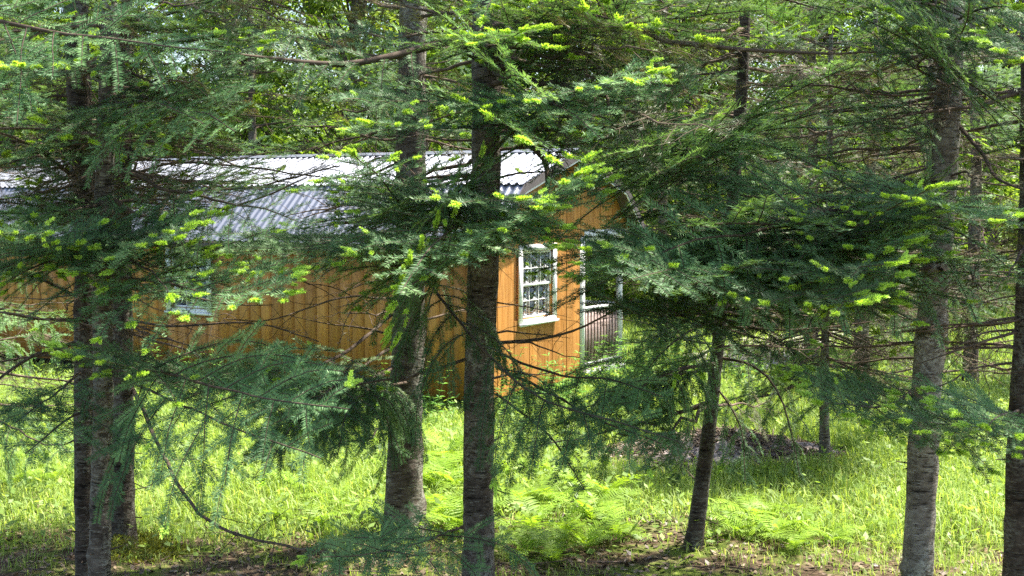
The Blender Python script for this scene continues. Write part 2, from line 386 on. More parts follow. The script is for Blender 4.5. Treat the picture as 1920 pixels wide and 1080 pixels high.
def needles(p0, p1, a, rng, size=1.0, up=np.array([0, 0, 1.0])):
    ln = np.linalg.norm(p1-p0, axis=1)
    cnt = np.floor(ln*a[:, 2]/size+rng.random(len(ln))).astype(int)
    if cnt.sum() == 0: return None
    idx = np.repeat(np.arange(len(ln)), cnt); n = len(idx)
    first = np.repeat(np.cumsum(cnt)-cnt, cnt); within = np.arange(n)-first
    t = np.clip((within+0.5+rng.normal(0, 0.25, n))/cnt[idx], 0, 1)[:, None]
    B = p0[idx]*(1-t)+p1[idx]*t
    T = (p1-p0)[idx]/(ln[idx][:, None]+1e-9)
    up = np.asarray(up)[None]
    side = np.cross(up, T); sn = np.linalg.norm(side, axis=1)[:, None]
    side = np.where(sn > 0.15, side/(sn+1e-9), np.array([[1.0, 0, 0]]))
    nn = np.cross(T, side)
    new = a[idx, 3]; sg = np.where(within % 2 == 0, 1, -1)[:, None]
    phi = np.where(new > 0.5, rng.uniform(-1.3, 1.3, n), rng.normal(0.18, 0.22, n))[:, None]
    out = sg*side*np.cos(phi)+nn*np.sin(phi)
    fw = np.where(new > 0.5, rng.uniform(0.3, 0.9, n)+t[:, 0]**3*1.5, rng.uniform(0.42, 0.62, n))[:, None]
    D = T*fw+out; D /= np.linalg.norm(D, axis=1)[:, None]
    l = np.where(new > 0.5, rng.uniform(0.009, 0.013, n), rng.uniform(0.015, 0.024, n))*size
    w = np.where(new > 0.5, 0.0034, 0.0029)*size
    Wd = np.cross(D, nn+rng.normal(0, 0.3, (n, 3))); Wd /= np.linalg.norm(Wd, axis=1)[:, None]+1e-9
    tip = B+D*l[:, None]; h = Wd*(w/2)[:, None]
    mid = B+D*(l*0.35)[:, None]
    V = np.stack([B, mid+h, tip, mid-h], 1).reshape(-1, 3)
    Q = np.arange(n*4).reshape(-1, 4)
    var = np.clip(a[idx, 4]+rng.normal(0, 0.12, n), 0, 1)
    nw = np.where(new > 0.5, np.clip(0.72+0.35*a[idx, 4]+rng.normal(0, 0.10, n), 0, 1), 0)
    return V, Q, np.repeat(var, 4), np.repeat(nw, 4)
def branch_meshes(name, axis, r0, r1, style, rng, size=1.0, up=np.array([0, 0, 1.0])):
    axis = np.asarray(axis, float)
    p0, p1, a = grow(axis, r0, r1, style, rng, up)
    k = len(axis)-1
    V1, Q1 = tube(axis, np.linspace(r0, r1, len(axis)), 7)
    V2, Q2 = prisms(p0[k:], p1[k:], a[k:, 0], a[k:, 1])
    wood = mesh_np(name, np.vstack([V1, V2]), None, np.vstack([Q1, Q2+len(V1)]), [M['deadtwig'] if style in ('dead', 'bare', 'sparse') else M['twig']], True)
    r = needles(p0, p1, a, rng, size, up)
    nd = None
    if r is not None:
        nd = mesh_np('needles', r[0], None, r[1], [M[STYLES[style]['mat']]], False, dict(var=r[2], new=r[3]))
    return wood, nd
PROTO = {}
def proto_axis(L, sag, rng, kind):
    n = max(5, int(L/0.12)); t = np.linspace(0, 1, n+1)
    x = t*L; z = -sag*L*t**1.6*(1-0.35*t) + 0.03*np.sin(t*7+rng.random()*6)*L*0.4
    y = np.cumsum(rng.normal(0, 0.012 if kind in ('fresh', 'plain') else 0.03, n+1))*L*0.6; y -= y[0]; y -= np.linspace(0, y[-1], n+1)*0.8
    z -= z[0]
    return np.stack([x, y, z], 1)
for st, specs in dict(fresh=((0.9, 0.02), (1.3, 0.05), (1.8, 0.06)), plain=((1.0, 0.06), (1.5, 0.10), (2.1, 0.12)),
                      droop=((1.2, 0.15), (1.7, 0.2)), sparse=((1.1, 0.1), (1.6, 0.14), (2.2, 0.18)),
                      dead=((0.8, 0.0), (1.2, 0.1), (1.7, 0.12), (1.4, -0.05)), bare=((0.9, 0.05), (1.5, 0.12))).items():
    for L, sag in specs:
        rr = np.random.default_rng(int(L*100)+len(st)*7)
        ax = proto_axis(L, sag, rr, st)
        w, nd = branch_meshes('branch', ax, 0.006+0.006*L, 0.002, st, rr, 1.65)
        PROTO.setdefault(st, []).append((L, ax[-1], w, nd))
def put_branch(tree, st, A, B, rng, roll=0.42, lrange=None):
    """a branch of a kind between two world points"""
    A = np.asarray(A, float); B = np.asarray(B, float)
    dist = np.linalg.norm(B-A)
    c = sorted(PROTO[st], key=lambda q: abs(math.log(np.linalg.norm(q[1])/dist)))
    pr = c[0] if (len(c) < 2 or rng.random() < 0.72) else c[1]
    end = pr[1]
    X = nrm(end); Y = nrm(np.cross([0, 0, 1], X)); Z = np.cross(X, Y); R0 = np.stack([X, Y, Z], 1)
    X = nrm(B-A); ra = rng.normal(0, roll); Y = nrm(np.cross([0, 0, 1], X)); Z = np.cross(X, Y)
    Y2 = Y*math.cos(ra)+Z*math.sin(ra); Z2 = np.cross(X, Y2)
    sg = 1 if rng.random() < 0.5 else -1
    R1 = np.stack([X, Y2*sg, Z2], 1)
    Rm = R1 @ R0.T
    sc = dist/np.linalg.norm(end)
    M4 = Matrix.Identity(4)
    for i in range(3):
        for j in range(3): M4[i][j] = Rm[i, j]*sc
        M4[i][3] = A[i]-tree.location[i]
    b = obj('branch', pr[2], tree); b.matrix_local = M4
    if pr[3] is not None: obj('needles', pr[3], b)
    return b
def own_branch(tree, pts, r0, r1, style, seed, size=1.7):
    """a branch grown along its own path (photo pixel + distance triples)"""
    rng = np.random.default_rng(seed)
    ax = smooth_path([P(*p) for p in pts], 0.11)
    ax = ax+np.cumsum(rng.normal(0, 0.0035, ax.shape), 0)
    loc = np.array(tree.location)
    up = nrm(np.array([rng.normal(0, 0.15), -(rng.uniform(1.0, 1.8) if style == 'lacy' else rng.uniform(0.3, 0.8)), 1.0])) if style in ('fresh', 'plain', 'lacy') else nrm(np.array([rng.normal(0, .1), -0.2, 1.0]))
    w, nd = branch_meshes('branch', ax-loc, r0, r1, style, rng, size, up)
    b = obj('branch', w, tree)
    if nd is not None: obj('needles', nd, b)
    return b
def trunk_mesh(base, path, rad, rng, m, n=16, flare=0.25):
    """path: world points up the trunk, rad: radii at them"""
    path = np.asarray(path, float); rad = np.asarray(rad, float)
    pts = smooth_path(path, 0.10); s0 = np.concatenate([[0], np.cumsum(np.linalg.norm(np.diff(path, axis=0), axis=1))])
    s = np.concatenate([[0], np.cumsum(np.linalg.norm(np.diff(pts, axis=0), axis=1))])
    r = np.interp(s, s0, rad)
    hgt = pts[:, 2]-pts[0, 2]
    k = len(pts); th = np.arange(n)*2*math.pi/n
    R = r[:, None]*(1+0.035*rng.normal(size=(k, n))*1.0+0.05*np.sin(th[None]*2+hgt[:, None]*0.7+rng.random()*6))
    fl = np.exp(-np.maximum(hgt, 0)/0.22)*flare
    R *= 1+fl[:, None]*(1+0.5*np.sin(th[None]*5+rng.random()*6))
    for _ in range(int(k*0.8)):        # branch collars and scars
        i = rng.integers(0, k); j = rng.integers(0, n); R[i, j] *= rng.uniform(1.06, 1.22)
    pts = pts+np.stack([0.008*np.sin(hgt*2.1+rng.random()*6), 0.008*np.cos(hgt*1.7), 0*hgt], 1)
    V, Q = tube(pts-np.asarray(base), R, n)
    return mesh_np('trunk', V, None, Q, [m], True), pts, r
def stubs(tree, pts, r, rng, count, zmax):
    """short dead twig stubs on a trunk, joined"""
    ok = np.where(pts[:, 2] < zmax)[0]; i = rng.choice(ok, count); a = rng.uniform(0, 2*math.pi, count)
    D = np.stack([np.cos(a), np.sin(a), rng.normal(0.0, 0.3, count)], 1)
    loc = np.array(tree.location)
    p0 = pts[i]+D*r[i][:, None]*0.8-loc; p1 = p0+D*rng.uniform(0.03, 0.12, count)[:, None]
    V, Q = prisms(p0, p1, rng.uniform(0.004, 0.009, count), rng.uniform(0.002, 0.004, count), 5)
    o = obj('twig_stubs', mesh_np('twig_stubs', V, None, Q, [M['twig']]), tree); o['kind'] = 'stuff'
def whorls(tree, pts, rng, zs, styles, lens, per, rad_fn=None, droop=(-0.25, 0.15), avoid=None):
    """rings of branches up a trunk: zs heights"""
    for z in zs:
        i = int(np.argmin(np.abs(pts[:, 2]-z))); p = pts[i]
        n = rng.integers(per[0], per[1]+1); a0 = rng.uniform(0, 2*math.pi)
        for k in range(n):
            a = a0+2*math.pi*k/n+rng.normal(0, 0.25)
            if avoid is not None and avoid(a, z): continue
            L = (lens(z) if callable(lens) else rng.uniform(*lens))*rng.uniform(0.75, 1.15)
            dz = rng.uniform(*droop)
            D = nrm(np.array([math.cos(a), math.sin(a), dz]))
            st = styles[rng.integers(0, len(styles))]
            put_branch(tree, st, p+np.array([0, 0, rng.uniform(-0.08, 0.08)]), p+D*L, rng)

# ------------------------------------------------------------------ the setting
def axis_grid(lo, hi, dense_lo, dense_hi, step, grow_=1.25):
    g = list(np.arange(dense_lo, dense_hi+1e-6, step)); s = step
    while g[-1] < hi: s *= grow_; g.append(g[-1]+s)
    s = step
    while g[0] > lo: s *= grow_; g.insert(0, g[0]-s)
    return np.array(g)
gx = axis_grid(-400, 400, -12, 12, 0.25); gy = axis_grid(-60, 700, 3, 26, 0.25)
X, Y = np.meshgrid(gx, gy); Z = hz(X, Y)
nx, ny = len(gx), len(gy); ii = np.arange(nx-1)[None]+np.arange(ny-1)[:, None]*nx
ground = obj('ground', mesh_np('ground', np.stack([X, Y, Z], -1).reshape(-1, 3), None, np.stack([ii, ii+1, ii+nx+1, ii+nx], -1).reshape(-1, 4), [M['ground']], True))
tag(ground, 'uneven forest floor with moss, litter and grass', 'ground', kind='structure')

# pale gravel strip crossing the far clearing
pa = [P(1330, 700, 20.0), P(1450, 665, 22.5), P(1560, 640, 25.5), P(1760, 612, 29)]
pa = smooth_path([np.array([p[0], p[1], 0]) for p in pa], 0.5); Vp, Qp = [], []
for i, p in enumerate(pa):
    T = nrm(pa[min(i+1, len(pa)-1)]-pa[max(i-1, 0)]); nn_ = np.array([-T[1], T[0], 0])
    for s_ in (-1, -0.5, 0, 0.5, 1):
        q = p+nn_*s_*(0.85+0.15*math.sin(i*1.3)); Vp.append((q[0], q[1], hz(q[0], q[1])+0.035-0.012*abs(s_)))
for i in range(len(pa)-1):
    for j in range(4): Qp.append((i*5+j, i*5+j+1, i*5+j+6, i*5+j+5))
tag(obj('gravel_path', mesh_np('gravel_path', Vp, None, Qp, [M['gravel']], True)), 'pale gravel path crossing the sunny clearing', 'path', kind='structure')

# ------------------------------------------------------------------ the cabin
CAB = np.array([-0.40, 15.70, 0.13]); CANG = math.atan2(0.854, 0.520)
cab = empty('cabin', CAB, CANG)
tag(cab, 'orange stained wooden cabin with corrugated metal gambrel roof and corner porch behind the firs', 'cabin')
CW, CL = 4.27, 11.0
EAVE, BRK, PEAK = (-0.12, 1.98), (0.66, 2.73), (CW/2, 3.20)
def roof_z(x):
    x = min(x, CW-x)
    return EAVE[1]+(x-EAVE[0])*(BRK[1]-EAVE[1])/(BRK[0]-EAVE[0]) if x < BRK[0] else BRK[1]+(x-BRK[0])*(PEAK[1]-BRK[1])/(PEAK[0]-BRK[0])
PX = 2.68; PD = 2.1; PE = 4.02                       # the porch takes the corner x > PX, y < PD
gw = dict(x0=1.00, x1=1.83, z0=0.95, z1=1.86)
sw = dict(y0=4.68, y1=5.42, z0=0.95, z1=1.86)
def wall_boxes(lo, hi, z1, o0, o1, oz0, oz1, mk):
    return [mk(lo, o0, 0, z1), mk(o1, hi, 0, z1), mk(o0, o1, 0, oz0), mk(o0, o1, oz1, z1)]
gwall = obj('gable_wall', boxes_mesh('gable_wall', wall_boxes(0.03, PX, 2.0, gw['x0'], gw['x1'], gw['z0'], gw['z1'], lambda a, b, c, d: (a, b, 0.02, 0.10, c, d)), M['siding']), cab)
swall = obj('side_wall', boxes_mesh('side_wall', wall_boxes(0.03, CL, 2.0, sw['y0'], sw['y1'], sw['z0'], sw['z1'], lambda a, b, c, d: (0.02, 0.10, a, b, c, d)), M['siding']), cab)
prism('gable_backing', cab, M['siding'], [(0.03, 2.0), (CW-0.03, 2.0), (CW-0.03, roof_z(0.03)-0.05), (CW-BRK[0], BRK[1]-0.05), (CW/2, PEAK[1]-0.05), (BRK[0], BRK[1]-0.05), (0.03, roof_z(0.03)-0.05)], 'y', 0.021, 0.08)
PW = 0.203
n_ = int(round(CW/PW)); wd = CW/n_
for i in range(n_):                       # gable planks follow the roof line
    a, b = i*wd+0.005, (i+1)*wd-0.005
    spans = [(0.0, None)] if b < gw['x0'] or (a > gw['x1'] and b < PX+0.1) else ([(0.0, gw['z0']), (gw['z1'], None)] if a < gw['x1'] and b > gw['x0'] else [(2.0, None)])
    for z0, z1 in spans:
        if z1 is None:
            top = [(b, roof_z(b)-0.03), (a, roof_z(a)-0.03)]
            if a < BRK[0] < b: top.insert(1, (BRK[0], BRK[1]-0.03))
            if a < CW/2 < b: top.insert(1, (CW/2, PEAK[1]-0.03))
            poly = [(a, z0), (b, z0)]+top
        else: poly = [(a, z0), (b, z0), (b, z1), (a, z1)]
        prism('plank', gwall, M['siding'], poly, 'y', -0.004+0.003*math.sin(i*2.7), 0.0195)
n_ = int(round(CL/PW)); wd = CL/n_
pm = {}
for i in range(n_):
    a, b = i*wd+0.005, (i+1)*wd-0.005
    spans = [(0.0, 2.06)] if b < sw['y0'] or a > sw['y1'] else [(0.0, sw['z0']), (sw['z1'], 2.06)]
    for sp in spans:
        if sp not in pm: pm[sp] = boxes_mesh('plank', [(-0.012, 0.012, 0, wd-0.01, sp[0], sp[1])], M['siding'])
        obj('plank', pm[sp], swall, (0.006+0.003*math.sin(i*1.9), a, 0))
box('rear_wall', cab, M['siding'], 0.0, CW, CL-0.09, CL, 0, 2.05)
box('far_side_wall', cab, M['siding'], CW-0.09, CW, PD, CL-0.10, 0, 2.05)
pw1 = box('porch_wall', cab, M['siding'], PX, CW-0.10, PD, PD+0.09, 0.1, 2.0)
box('porch_wall', cab, M['siding'], PX-0.09, PX-0.01, 0.12, PD, 0.1, 2.0)
dr = box('door', cab, M['rail'], PX+0.25, PX+1.1, PD-0.04, PD-0.002, 0.14, 1.95)
box('handle', dr, M['fascia'], -0.36, -0.30, -0.06, -0.02, -0.1, 0.05)
box('floor', cab, M['dark'], 0.11, CW-0.11, 0.12, CL-0.12, -0.05, 0.08)
box('loft_ceiling', cab, M['dark'], 0.11, CW-0.11, 0.12, CL-0.12, 1.985, 2.0)
for yy in (0.25, 2.9, 5.5, 8.1, 10.7):    # skids under the floor
    box('skid', cab, M['fascia'], 0.1, CW-0.1, yy-0.08, yy+0.08, -0.2, -0.052)
# white corner boards and porch posts
box('corner_board', cab, M['white'], PX-0.02, PX+0.075, -0.022, 0.10, -0.02, 2.02)
for (x, y) in ((PE-0.08, 0.0), (PE-0.08, PD-0.2)):
    box('porch_post', cab, M['white'], x, x+0.075, y, y+0.075, -0.02, 2.0)
box('porch_beam', cab, M['white'], PX+0.08, CW, -0.012, 0.018, 1.93, 2.10)
for k in range(8):
    box('deck_board', cab, M['deck'], PX+0.02, PE+0.02, -0.03+k*0.262, 0.222+k*0.262, 0.0, 0.075)
box('deck_skirt', cab, M['white'], PX+0.08, PE, -0.05, -0.032, -0.06, 0.07)
rl = box('railing', cab, M['white'], PX+0.08, PE-0.085, 0.02, 0.075, 0.93, 0.98)
box('lower_rail', rl, M['white'], -(PE-PX-0.165)/2, (PE-PX-0.165)/2, -0.02, 0.02, -0.83, -0.79)
bal = boxes_mesh('baluster', [(-0.017, 0.017, -0.017, 0.017, -0.79, -0.025)], M['rail'])
for k in range(12): obj('baluster', bal, rl, (-(PE-PX-0.165)/2+0.05+k*0.0975, 0, 0))
rl2 = box('railing', cab, M['white'], PE-0.07, PE-0.015, 0.09, PD-0.21, 0.93, 0.98)
box('lower_rail', rl2, M['white'], -0.02, 0.02, -(PD-0.32)/2, (PD-0.32)/2, -0.83, -0.79)
for k in range(13): obj('baluster', bal, rl2, (0, -(PD-0.32)/2+0.07+k*0.135, 0))
# windows
def window(parent, along, c, a0, a1, z0, z1):
    """along: 'x' (in the gable) or 'y' (in the side wall)"""
    def bx(name, par, m, p0, p1, d0, d1, q0, q1):
        return box(name, par, m, p0, p1, d0, d1, q0, q1) if along == 'x' else box(name, par, m, d0, d1, p0, p1, q0, q1)
    w = empty('window', (0, 0, 0)); w.parent = parent
    t = 0.085
    for nm_, p0, p1, q0, q1 in (('trim', a0-t, a0, z0-t, z1+t), ('trim', a1, a1+t, z0-t, z1+t), ('trim', a0+0.001, a1-0.001, z1, z1+t), ('trim', a0+0.001, a1-0.001, z0-t, z0)):
        bx(nm_, w, M['white'], p0, p1, -0.03, -0.0045, q0, q1)
    bx('sill', w, M['white'], a0-t-0.02, a1+t+0.02, -0.055, -0.031, z0-t, z0-t+0.035)
    zm = (z0+z1)/2
    for (s0, s1, dep) in ((zm-0.02, z1, 0.012), (z0, zm+0.02, 0.040)):
        f = 0.036
        for p0, p1, q0, q1 in ((a0, a0+f, s0, s1), (a1-f, a1, s0, s1), (a0+f, a1-f, s1-f, s1), (a0+f, a1-f, s0, s0+f)):
            bx('sash', w, M['white'], p0, p1, dep, dep+0.026, q0, q1)
        nc, nr = 3, 2
        cw_, ch_ = (a1-a0-2*f)/nc, (s1-s0-2*f)/nr
        for i in range(1, nc): bx('muntin', w, M['white'], a0+f+i*cw_-0.0055, a0+f+i*cw_+0.0055, dep+0.004, dep+0.022, s0+f, s1-f)
        for j in range(1, nr):
            for i in range(nc): bx('muntin', w, M['white'], a0+f+i*cw_+0.0085, a0+f+(i+1)*cw_-0.0085, dep+0.005, dep+0.021, s0+f+j*ch_-0.0055, s0+f+j*ch_+0.0055)
        for i in range(nc):
            for j in range(nr):
                bx('pane', w, M['glass'], a0+f+i*cw_+0.0085, a0+f+(i+1)*cw_-0.0085, dep+0.011, dep+0.015, s0+f+j*ch_+0.0085, s0+f+(j+1)*ch_-0.0085)
    return w
window(cab, 'x', 0, gw['x0'], gw['x1'], gw['z0'], gw['z1'])
window(cab, 'y', 0, sw['y0'], sw['y1'], sw['z0'], sw['z1'])
# roof: sheathing, corrugated sheets, ridge cap, barge boards
oy0, oy1 = -0.26, CL+0.2
prof = [EAVE, BRK, PEAK, (CW-BRK[0], BRK[1]), (CW-EAVE[0], EAVE[1])]
roof = prism('roof', cab, M['fascia'], [(x, z-0.004) for x, z in prof]+[(x, z-0.035) for x, z in reversed(prof)], 'y', oy0+0.02, oy1-0.02)
NP = 12; pwid = (oy1-oy0)/NP
def sheet_mesh(a, b, lift):
    """corrugated sheet across one slope from a (low) to b (high)"""
    a = np.array([a[0], 0, a[1]]); b = np.array([b[0], 0, b[1]]); d = nrm(b-a); up = np.array([-d[2], 0, d[0]]); up = up if up[2] > 0 else -up
    a2 = a-d*0.05; b2 = b+d*0.012
    ribs = 8; ys, hs = [], []
    for k in range(ribs):
        for f, h in ((0.0, 0), (0.42, 0), (0.55, 1), (0.86, 1)): ys.append((k+f)/ribs*pwid); hs.append(h*0.020)
    ys.append(pwid); hs.append(0)
    V = []
    for base in (a2, b2):
        for y, h in zip(ys, hs): V.append(base+up*(h+lift)+np.array([0, y, 0]))
    n = len(ys); Q = [(i, i+1, n+i+1, n+i) for i in range(n-1)]
    return mesh_np('roof_sheet', V, None, Q, [M['roof']])
for a, b, lift in ((EAVE, BRK, 0.012), (BRK, PEAK, 0.022), (prof[4], prof[3], 0.012), (prof[3], PEAK, 0.022)):
    sm = sheet_mesh(a, b, lift)
    for k in range(NP): obj('roof_sheet', sm, roof, (0, oy0+k*pwid, 0.001*(k % 2)))
cz = PEAK[1]+0.048
prism('ridge_cap', roof, M['roof'], [(CW/2-0.16, cz-0.045), (CW/2, cz), (CW/2+0.16, cz-0.045), (CW/2+0.16, cz-0.050), (CW/2, cz-0.006), (CW/2-0.16, cz-0.050)], 'y', oy0-0.005, oy1+0.005)
for p, q in zip(prof[:-1], prof[1:]):     # dark barge boards with a white strip under them
    prism('barge_board', roof, M['fascia'], [(p[0], p[1]+0.012), (q[0], q[1]+0.012), (q[0], q[1]-0.10), (p[0], p[1]-0.10)], 'y', oy0-0.012, oy0+0.019)
    prism('barge_trim', roof, M['white'], [(p[0], p[1]-0.101), (q[0], q[1]-0.101), (q[0], q[1]-0.128), (p[0], p[1]-0.128)], 'y', oy0+0.0, oy0+0.017)
box('eave_board', roof, M['fascia'], EAVE[0]-0.015, EAVE[0]+0.012, oy0+0.02, oy1-0.02, EAVE[1]-0.13, EAVE[1]-0.037)

# ------------------------------------------------------------------ the fir trees in front
def fg_tree(name, label, pix, dists, widths, height, barkm, seed, flare=0.25, n=16, group='fir trunks in front of the cabin', base_z=None):
    """pix: trunk centre pixels from the bottom up, at distances; widths in pixels there. Carried on above the frame to height."""
    rng = np.random.default_rng(seed)
    pts = [P(px, py, d) for (px, py), d in zip(pix, dists)]
    rad = [w*d/F_/2 for w, d in zip(widths, dists)]
    d0 = nrm(pts[1]-pts[0])
    if pts[0][2] > 0.02 and base_z is None:           # base below the frame: carry on down to the ground
        k = (pts[0][2]+0.04)/d0[2]; pts.insert(0, pts[0]-d0*k); rad.insert(0, rad[0]*1.04)
    pts[0][2] = hz(pts[0][0], pts[0][1])-0.06
    d1 = nrm(pts[-1]-pts[-2]); d1 = nrm(d1*0.5+np.array([0, 0, 0.5]))
    top = pts[-1]; zz = top[2]
    for f in (0.35, 0.7, 1.0):
        pts.append(top+d1/d1[2]*(height-zz)*f); rad.append(max(0.012, rad[len(widths)-1 if len(rad) < 3 else -1]*(1-f*0.55)))
    base = pts[0].copy(); base[2] += 0.06
    t = empty(name, base); tag(t, label, 'tree', group)
    me, cp, cr = trunk_mesh(base, pts, rad, rng, barkm, n, flare)
    obj('trunk', me, t)
    stubs(t, cp, cr, rng, 40, 5.0)
    return t, cp, cr, rng
def crown_len(H, k=0.26, mx=1.9): return lambda z: min(mx, (H-z)*k+0.25)
T = {}
T[1] = fg_tree('fir_tree', 'thick brown fir trunk standing in the grass, left neighbour of the central trunk', [(757, 1012), (765, 600), (771, 300), (775, 0)], [9.9]*4, [66, 58, 54, 50], 11.5, M['bark'], 1, 0.48)
T[2] = fg_tree('fir_tree', 'tall straight fir trunk in the middle, just left of the sunlit gable wall', [(896, 1080), (903, 600), (910, 300), (914, 0)], [8.4]*4, [58, 56, 53, 50], 12.0, M['bark'], 2)
T[3] = fg_tree('fir_tree', 'pale grey fir trunk leaning slightly right, at the right of the picture', [(1719, 1080), (1740, 700), (1758, 450), (1772, 250), (1789, 0)], [8.6]*5, [58, 54, 51, 48, 42], 10.5, M['bark_pale'], 3, 0.10)
T[4] = fg_tree('fir_tree', 'dark trunk, leftmost of the three close fir trunks', [(160, 1080), (160, 700), (157, 350), (142, 0)], [8.5]*4, [34, 40, 42, 40], 11.0, M['bark_dark'], 4)
T[5] = fg_tree('fir_tree', 'slim grey trunk, middle and nearest of the three close fir trunks', [(186, 1080), (192, 700), (198, 350), (203, 0)], [7.9]*4, [42, 36, 33, 28], 9.5, M['bark'], 5)
T[6] = fg_tree('fir_tree', 'reddish dark trunk, rightmost of the three close firs, with a mossy foot', [(228, 1032), (229, 700), (229, 350), (231, 0)], [9.6]*4, [46, 40, 34, 28], 10.5, M['bark_dark'], 6, 0.45)
T[7] = fg_tree('fir_tree', 'slender dark fir leaning right with drooping lower branches', [(1297, 1045), (1318, 880), (1352, 600), (1378, 330), (1392, 120)], [9.4]*5, [34, 30, 24, 23, 21], 8.0, M['bark_dark'], 7, 0.25, 12)
T[8] = fg_tree('fir_tree', 'small bushy fir with thin brown trunk beside the mulch heap', [(1545, 876), (1546, 740), (1550, 560)], [12.6]*3, [19, 17, 14], 6.0, M['bark'], 8, 0.25, 10)
T[9] = fg_tree('fir_tree', 'dark fir trunk cut off by the right edge of the picture', [(1908, 1080), (1912, 860), (1922, 620), (1930, 300), (1936, 0)], [8.5]*5, [46, 44, 40, 36, 34], 10.0, M['bark_dark'], 9)
T[10] = fg_tree('fir_tree', 'fir outside the left edge reaching its boughs across the top left corner', [(-330, 1080), (-330, 500), (-330, 0)], [7.0]*3, [60, 56, 50], 10.0, M['bark'], 10)
T[11] = fg_tree('fir_tree', 'fir outside the right edge reaching fresh tips into the top right corner', [(2230, 1080), (2230, 500), (2230, 0)], [7.6]*3, [60, 56, 50], 10.5, M['bark'], 11)

OB = own_branch
t = T[2][0]
OB(t, [(893, 88, 8.4), (830, 78, 8.2), (750, 102, 7.9), (640, 122, 7.7), (520, 112, 7.5), (340, 95, 7.3)], .030, .006, 'plain', 21)
OB(t, [(938, 90, 8.4), (1040, 52, 8.2), (1190, 50, 8.0), (1260, 78, 7.8), (1500, 105, 7.6), (1650, 108, 7.5)], .026, .005, 'sparse', 22)
OB(t, [(930, 230, 8.4), (985, 265, 8.2), (1020, 295, 8.1), (1028, 345, 8.0), (1015, 420, 7.9)], .026, .012, 'bare', 23)
OB(t, [(925, 642, 8.4), (1040, 632, 8.1), (1120, 600, 7.9), (1190, 560, 7.8)], .013, .004, 'dead', 24)
OB(t, [(930, 280, 8.3), (1000, 215, 7.7), (1100, 165, 7.0), (1225, 140, 6.6)], .014, .003, 'fresh', 25)
OB(t, [(930, 200, 8.3), (1010, 190, 7.6), (1080, 215, 7.0), (1130, 260, 6.7)], .012, .003, 'plain', 250)
OB(t, [(885, 190, 8.3), (790, 190, 7.5), (640, 185, 6.9)], .014, .003, 'plain', 26)
OB(t, [(890, 240, 8.3), (800, 245, 7.3), (690, 235, 6.7)], .012, .003, 'fresh', 260)
OB(t, [(900, 400, 8.2), (860, 420, 7.2), (800, 470, 6.5), (750, 545, 6.2)], .012, .003, 'plain', 27)
OB(t, [(900, 20, 8.4), (820, 25, 8.2), (700, 0, 8.0)], .012, .004, 'sparse', 28)
OB(t, [(930, 60, 8.4), (1050, 20, 8.2), (1150, -20, 8)], .012, .004, 'sparse', 29)
t = T[1][0]
OB(t, [(785, 480, 9.7), (805, 525, 8.6), (870, 605, 7.8), (935, 675, 7.5), (1030, 750, 7.2), (1200, 800, 7.0), (1290, 830, 6.9)], .014, .004, 'droop', 31)
OB(t, [(780, 520, 9.6), (860, 475, 8.0), (960, 415, 7.0), (1085, 318, 6.4)], .013, .003, 'fresh', 32)
OB(t, [(748, 470, 9.6), (762, 425, 8.0), (715, 345, 7.0), (655, 290, 6.5)], .013, .003, 'fresh', 33)
OB(t, [(745, 430, 9.6), (640, 455, 8.5), (560, 475, 7.5), (485, 515, 7.0)], .013, .003, 'fresh', 34)
OB(t, [(785, 430, 9.6), (830, 400, 8.0), (880, 385, 7.0), (985, 375, 6.4)], .012, .003, 'fresh', 35)
OB(t, [(735, 590, 9.8), (640, 665, 9.0), (480, 725, 8.0), (300, 697, 7.0), (125, 670, 6.4)], .015, .003, 'fresh', 36)
OB(t, [(735, 650, 9.8), (660, 700, 8.8), (600, 740, 8.0), (540, 800, 7.4), (500, 880, 7.0)], .013, .003, 'droop', 37)
OB(t, [(735, 690, 9.8), (690, 730, 8.8), (650, 770, 8.0), (630, 860, 7.4)], .012, .003, 'droop', 38)
OB(t, [(735, 560, 9.8), (640, 560, 9.0), (520, 600, 8.4), (420, 600, 8)], .010, .003, 'dead', 39)
t = T[7][0]
OB(t, [(1370, 420, 9.4), (1300, 455, 8.4), (1200, 475, 7.4), (1100, 465, 6.8)], .012, .003, 'fresh', 41)
OB(t, [(1366, 490, 9.4), (1450, 492, 8.3), (1560, 445, 7.4), (1745, 355, 6.6)], .013, .003, 'fresh', 42)
OB(t, [(1360, 530, 9.4), (1400, 545, 8.0), (1480, 548, 7.0), (1610, 570, 6.4)], .013, .003, 'fresh', 43)
OB(t, [(1370, 440, 9.4), (1480, 430, 8.2), (1580, 400, 7.3), (1700, 385, 6.9)], .011, .003, 'fresh', 440)
OB(t, [(1362, 520, 9.4), (1440, 520, 8.0), (1540, 505, 7.0), (1680, 490, 6.5)], .011, .003, 'fresh', 441)
OB(t, [(1370, 470, 9.4), (1500, 480, 8.2), (1620, 470, 7.2), (1720, 460, 6.8)], .012, .003, 'fresh', 44)
OB(t, [(1380, 330, 9.4), (1320, 335, 8.4), (1275, 315, 7.5), (1295, 296, 7.1)], .010, .003, 'plain', 45)
OB(t, [(1360, 560, 9.4), (1300, 590, 8.0), (1210, 590, 7.3), (1130, 550, 6.9)], .012, .003, 'plain', 46)
OB(t, [(1362, 500, 9.4), (1330, 500, 8.0), (1270, 500, 7.0), (1180, 520, 6.4)], .012, .003, 'plain', 460)
OB(t, [(1340, 690, 9.4), (1280, 700, 8.9), (1200, 720, 8.4), (1130, 770, 8.0)], .012, .003, 'droop', 47)
OB(t, [(1350, 600, 9.4), (1290, 620, 8.8), (1230, 670, 8.2), (1190, 720, 8.0)], .012, .003, 'droop', 48)
OB(t, [(1345, 670, 9.4), (1420, 690, 9.2), (1470, 760, 9.0), (1500, 900, 8.8)], .012, .003, 'droop', 49)
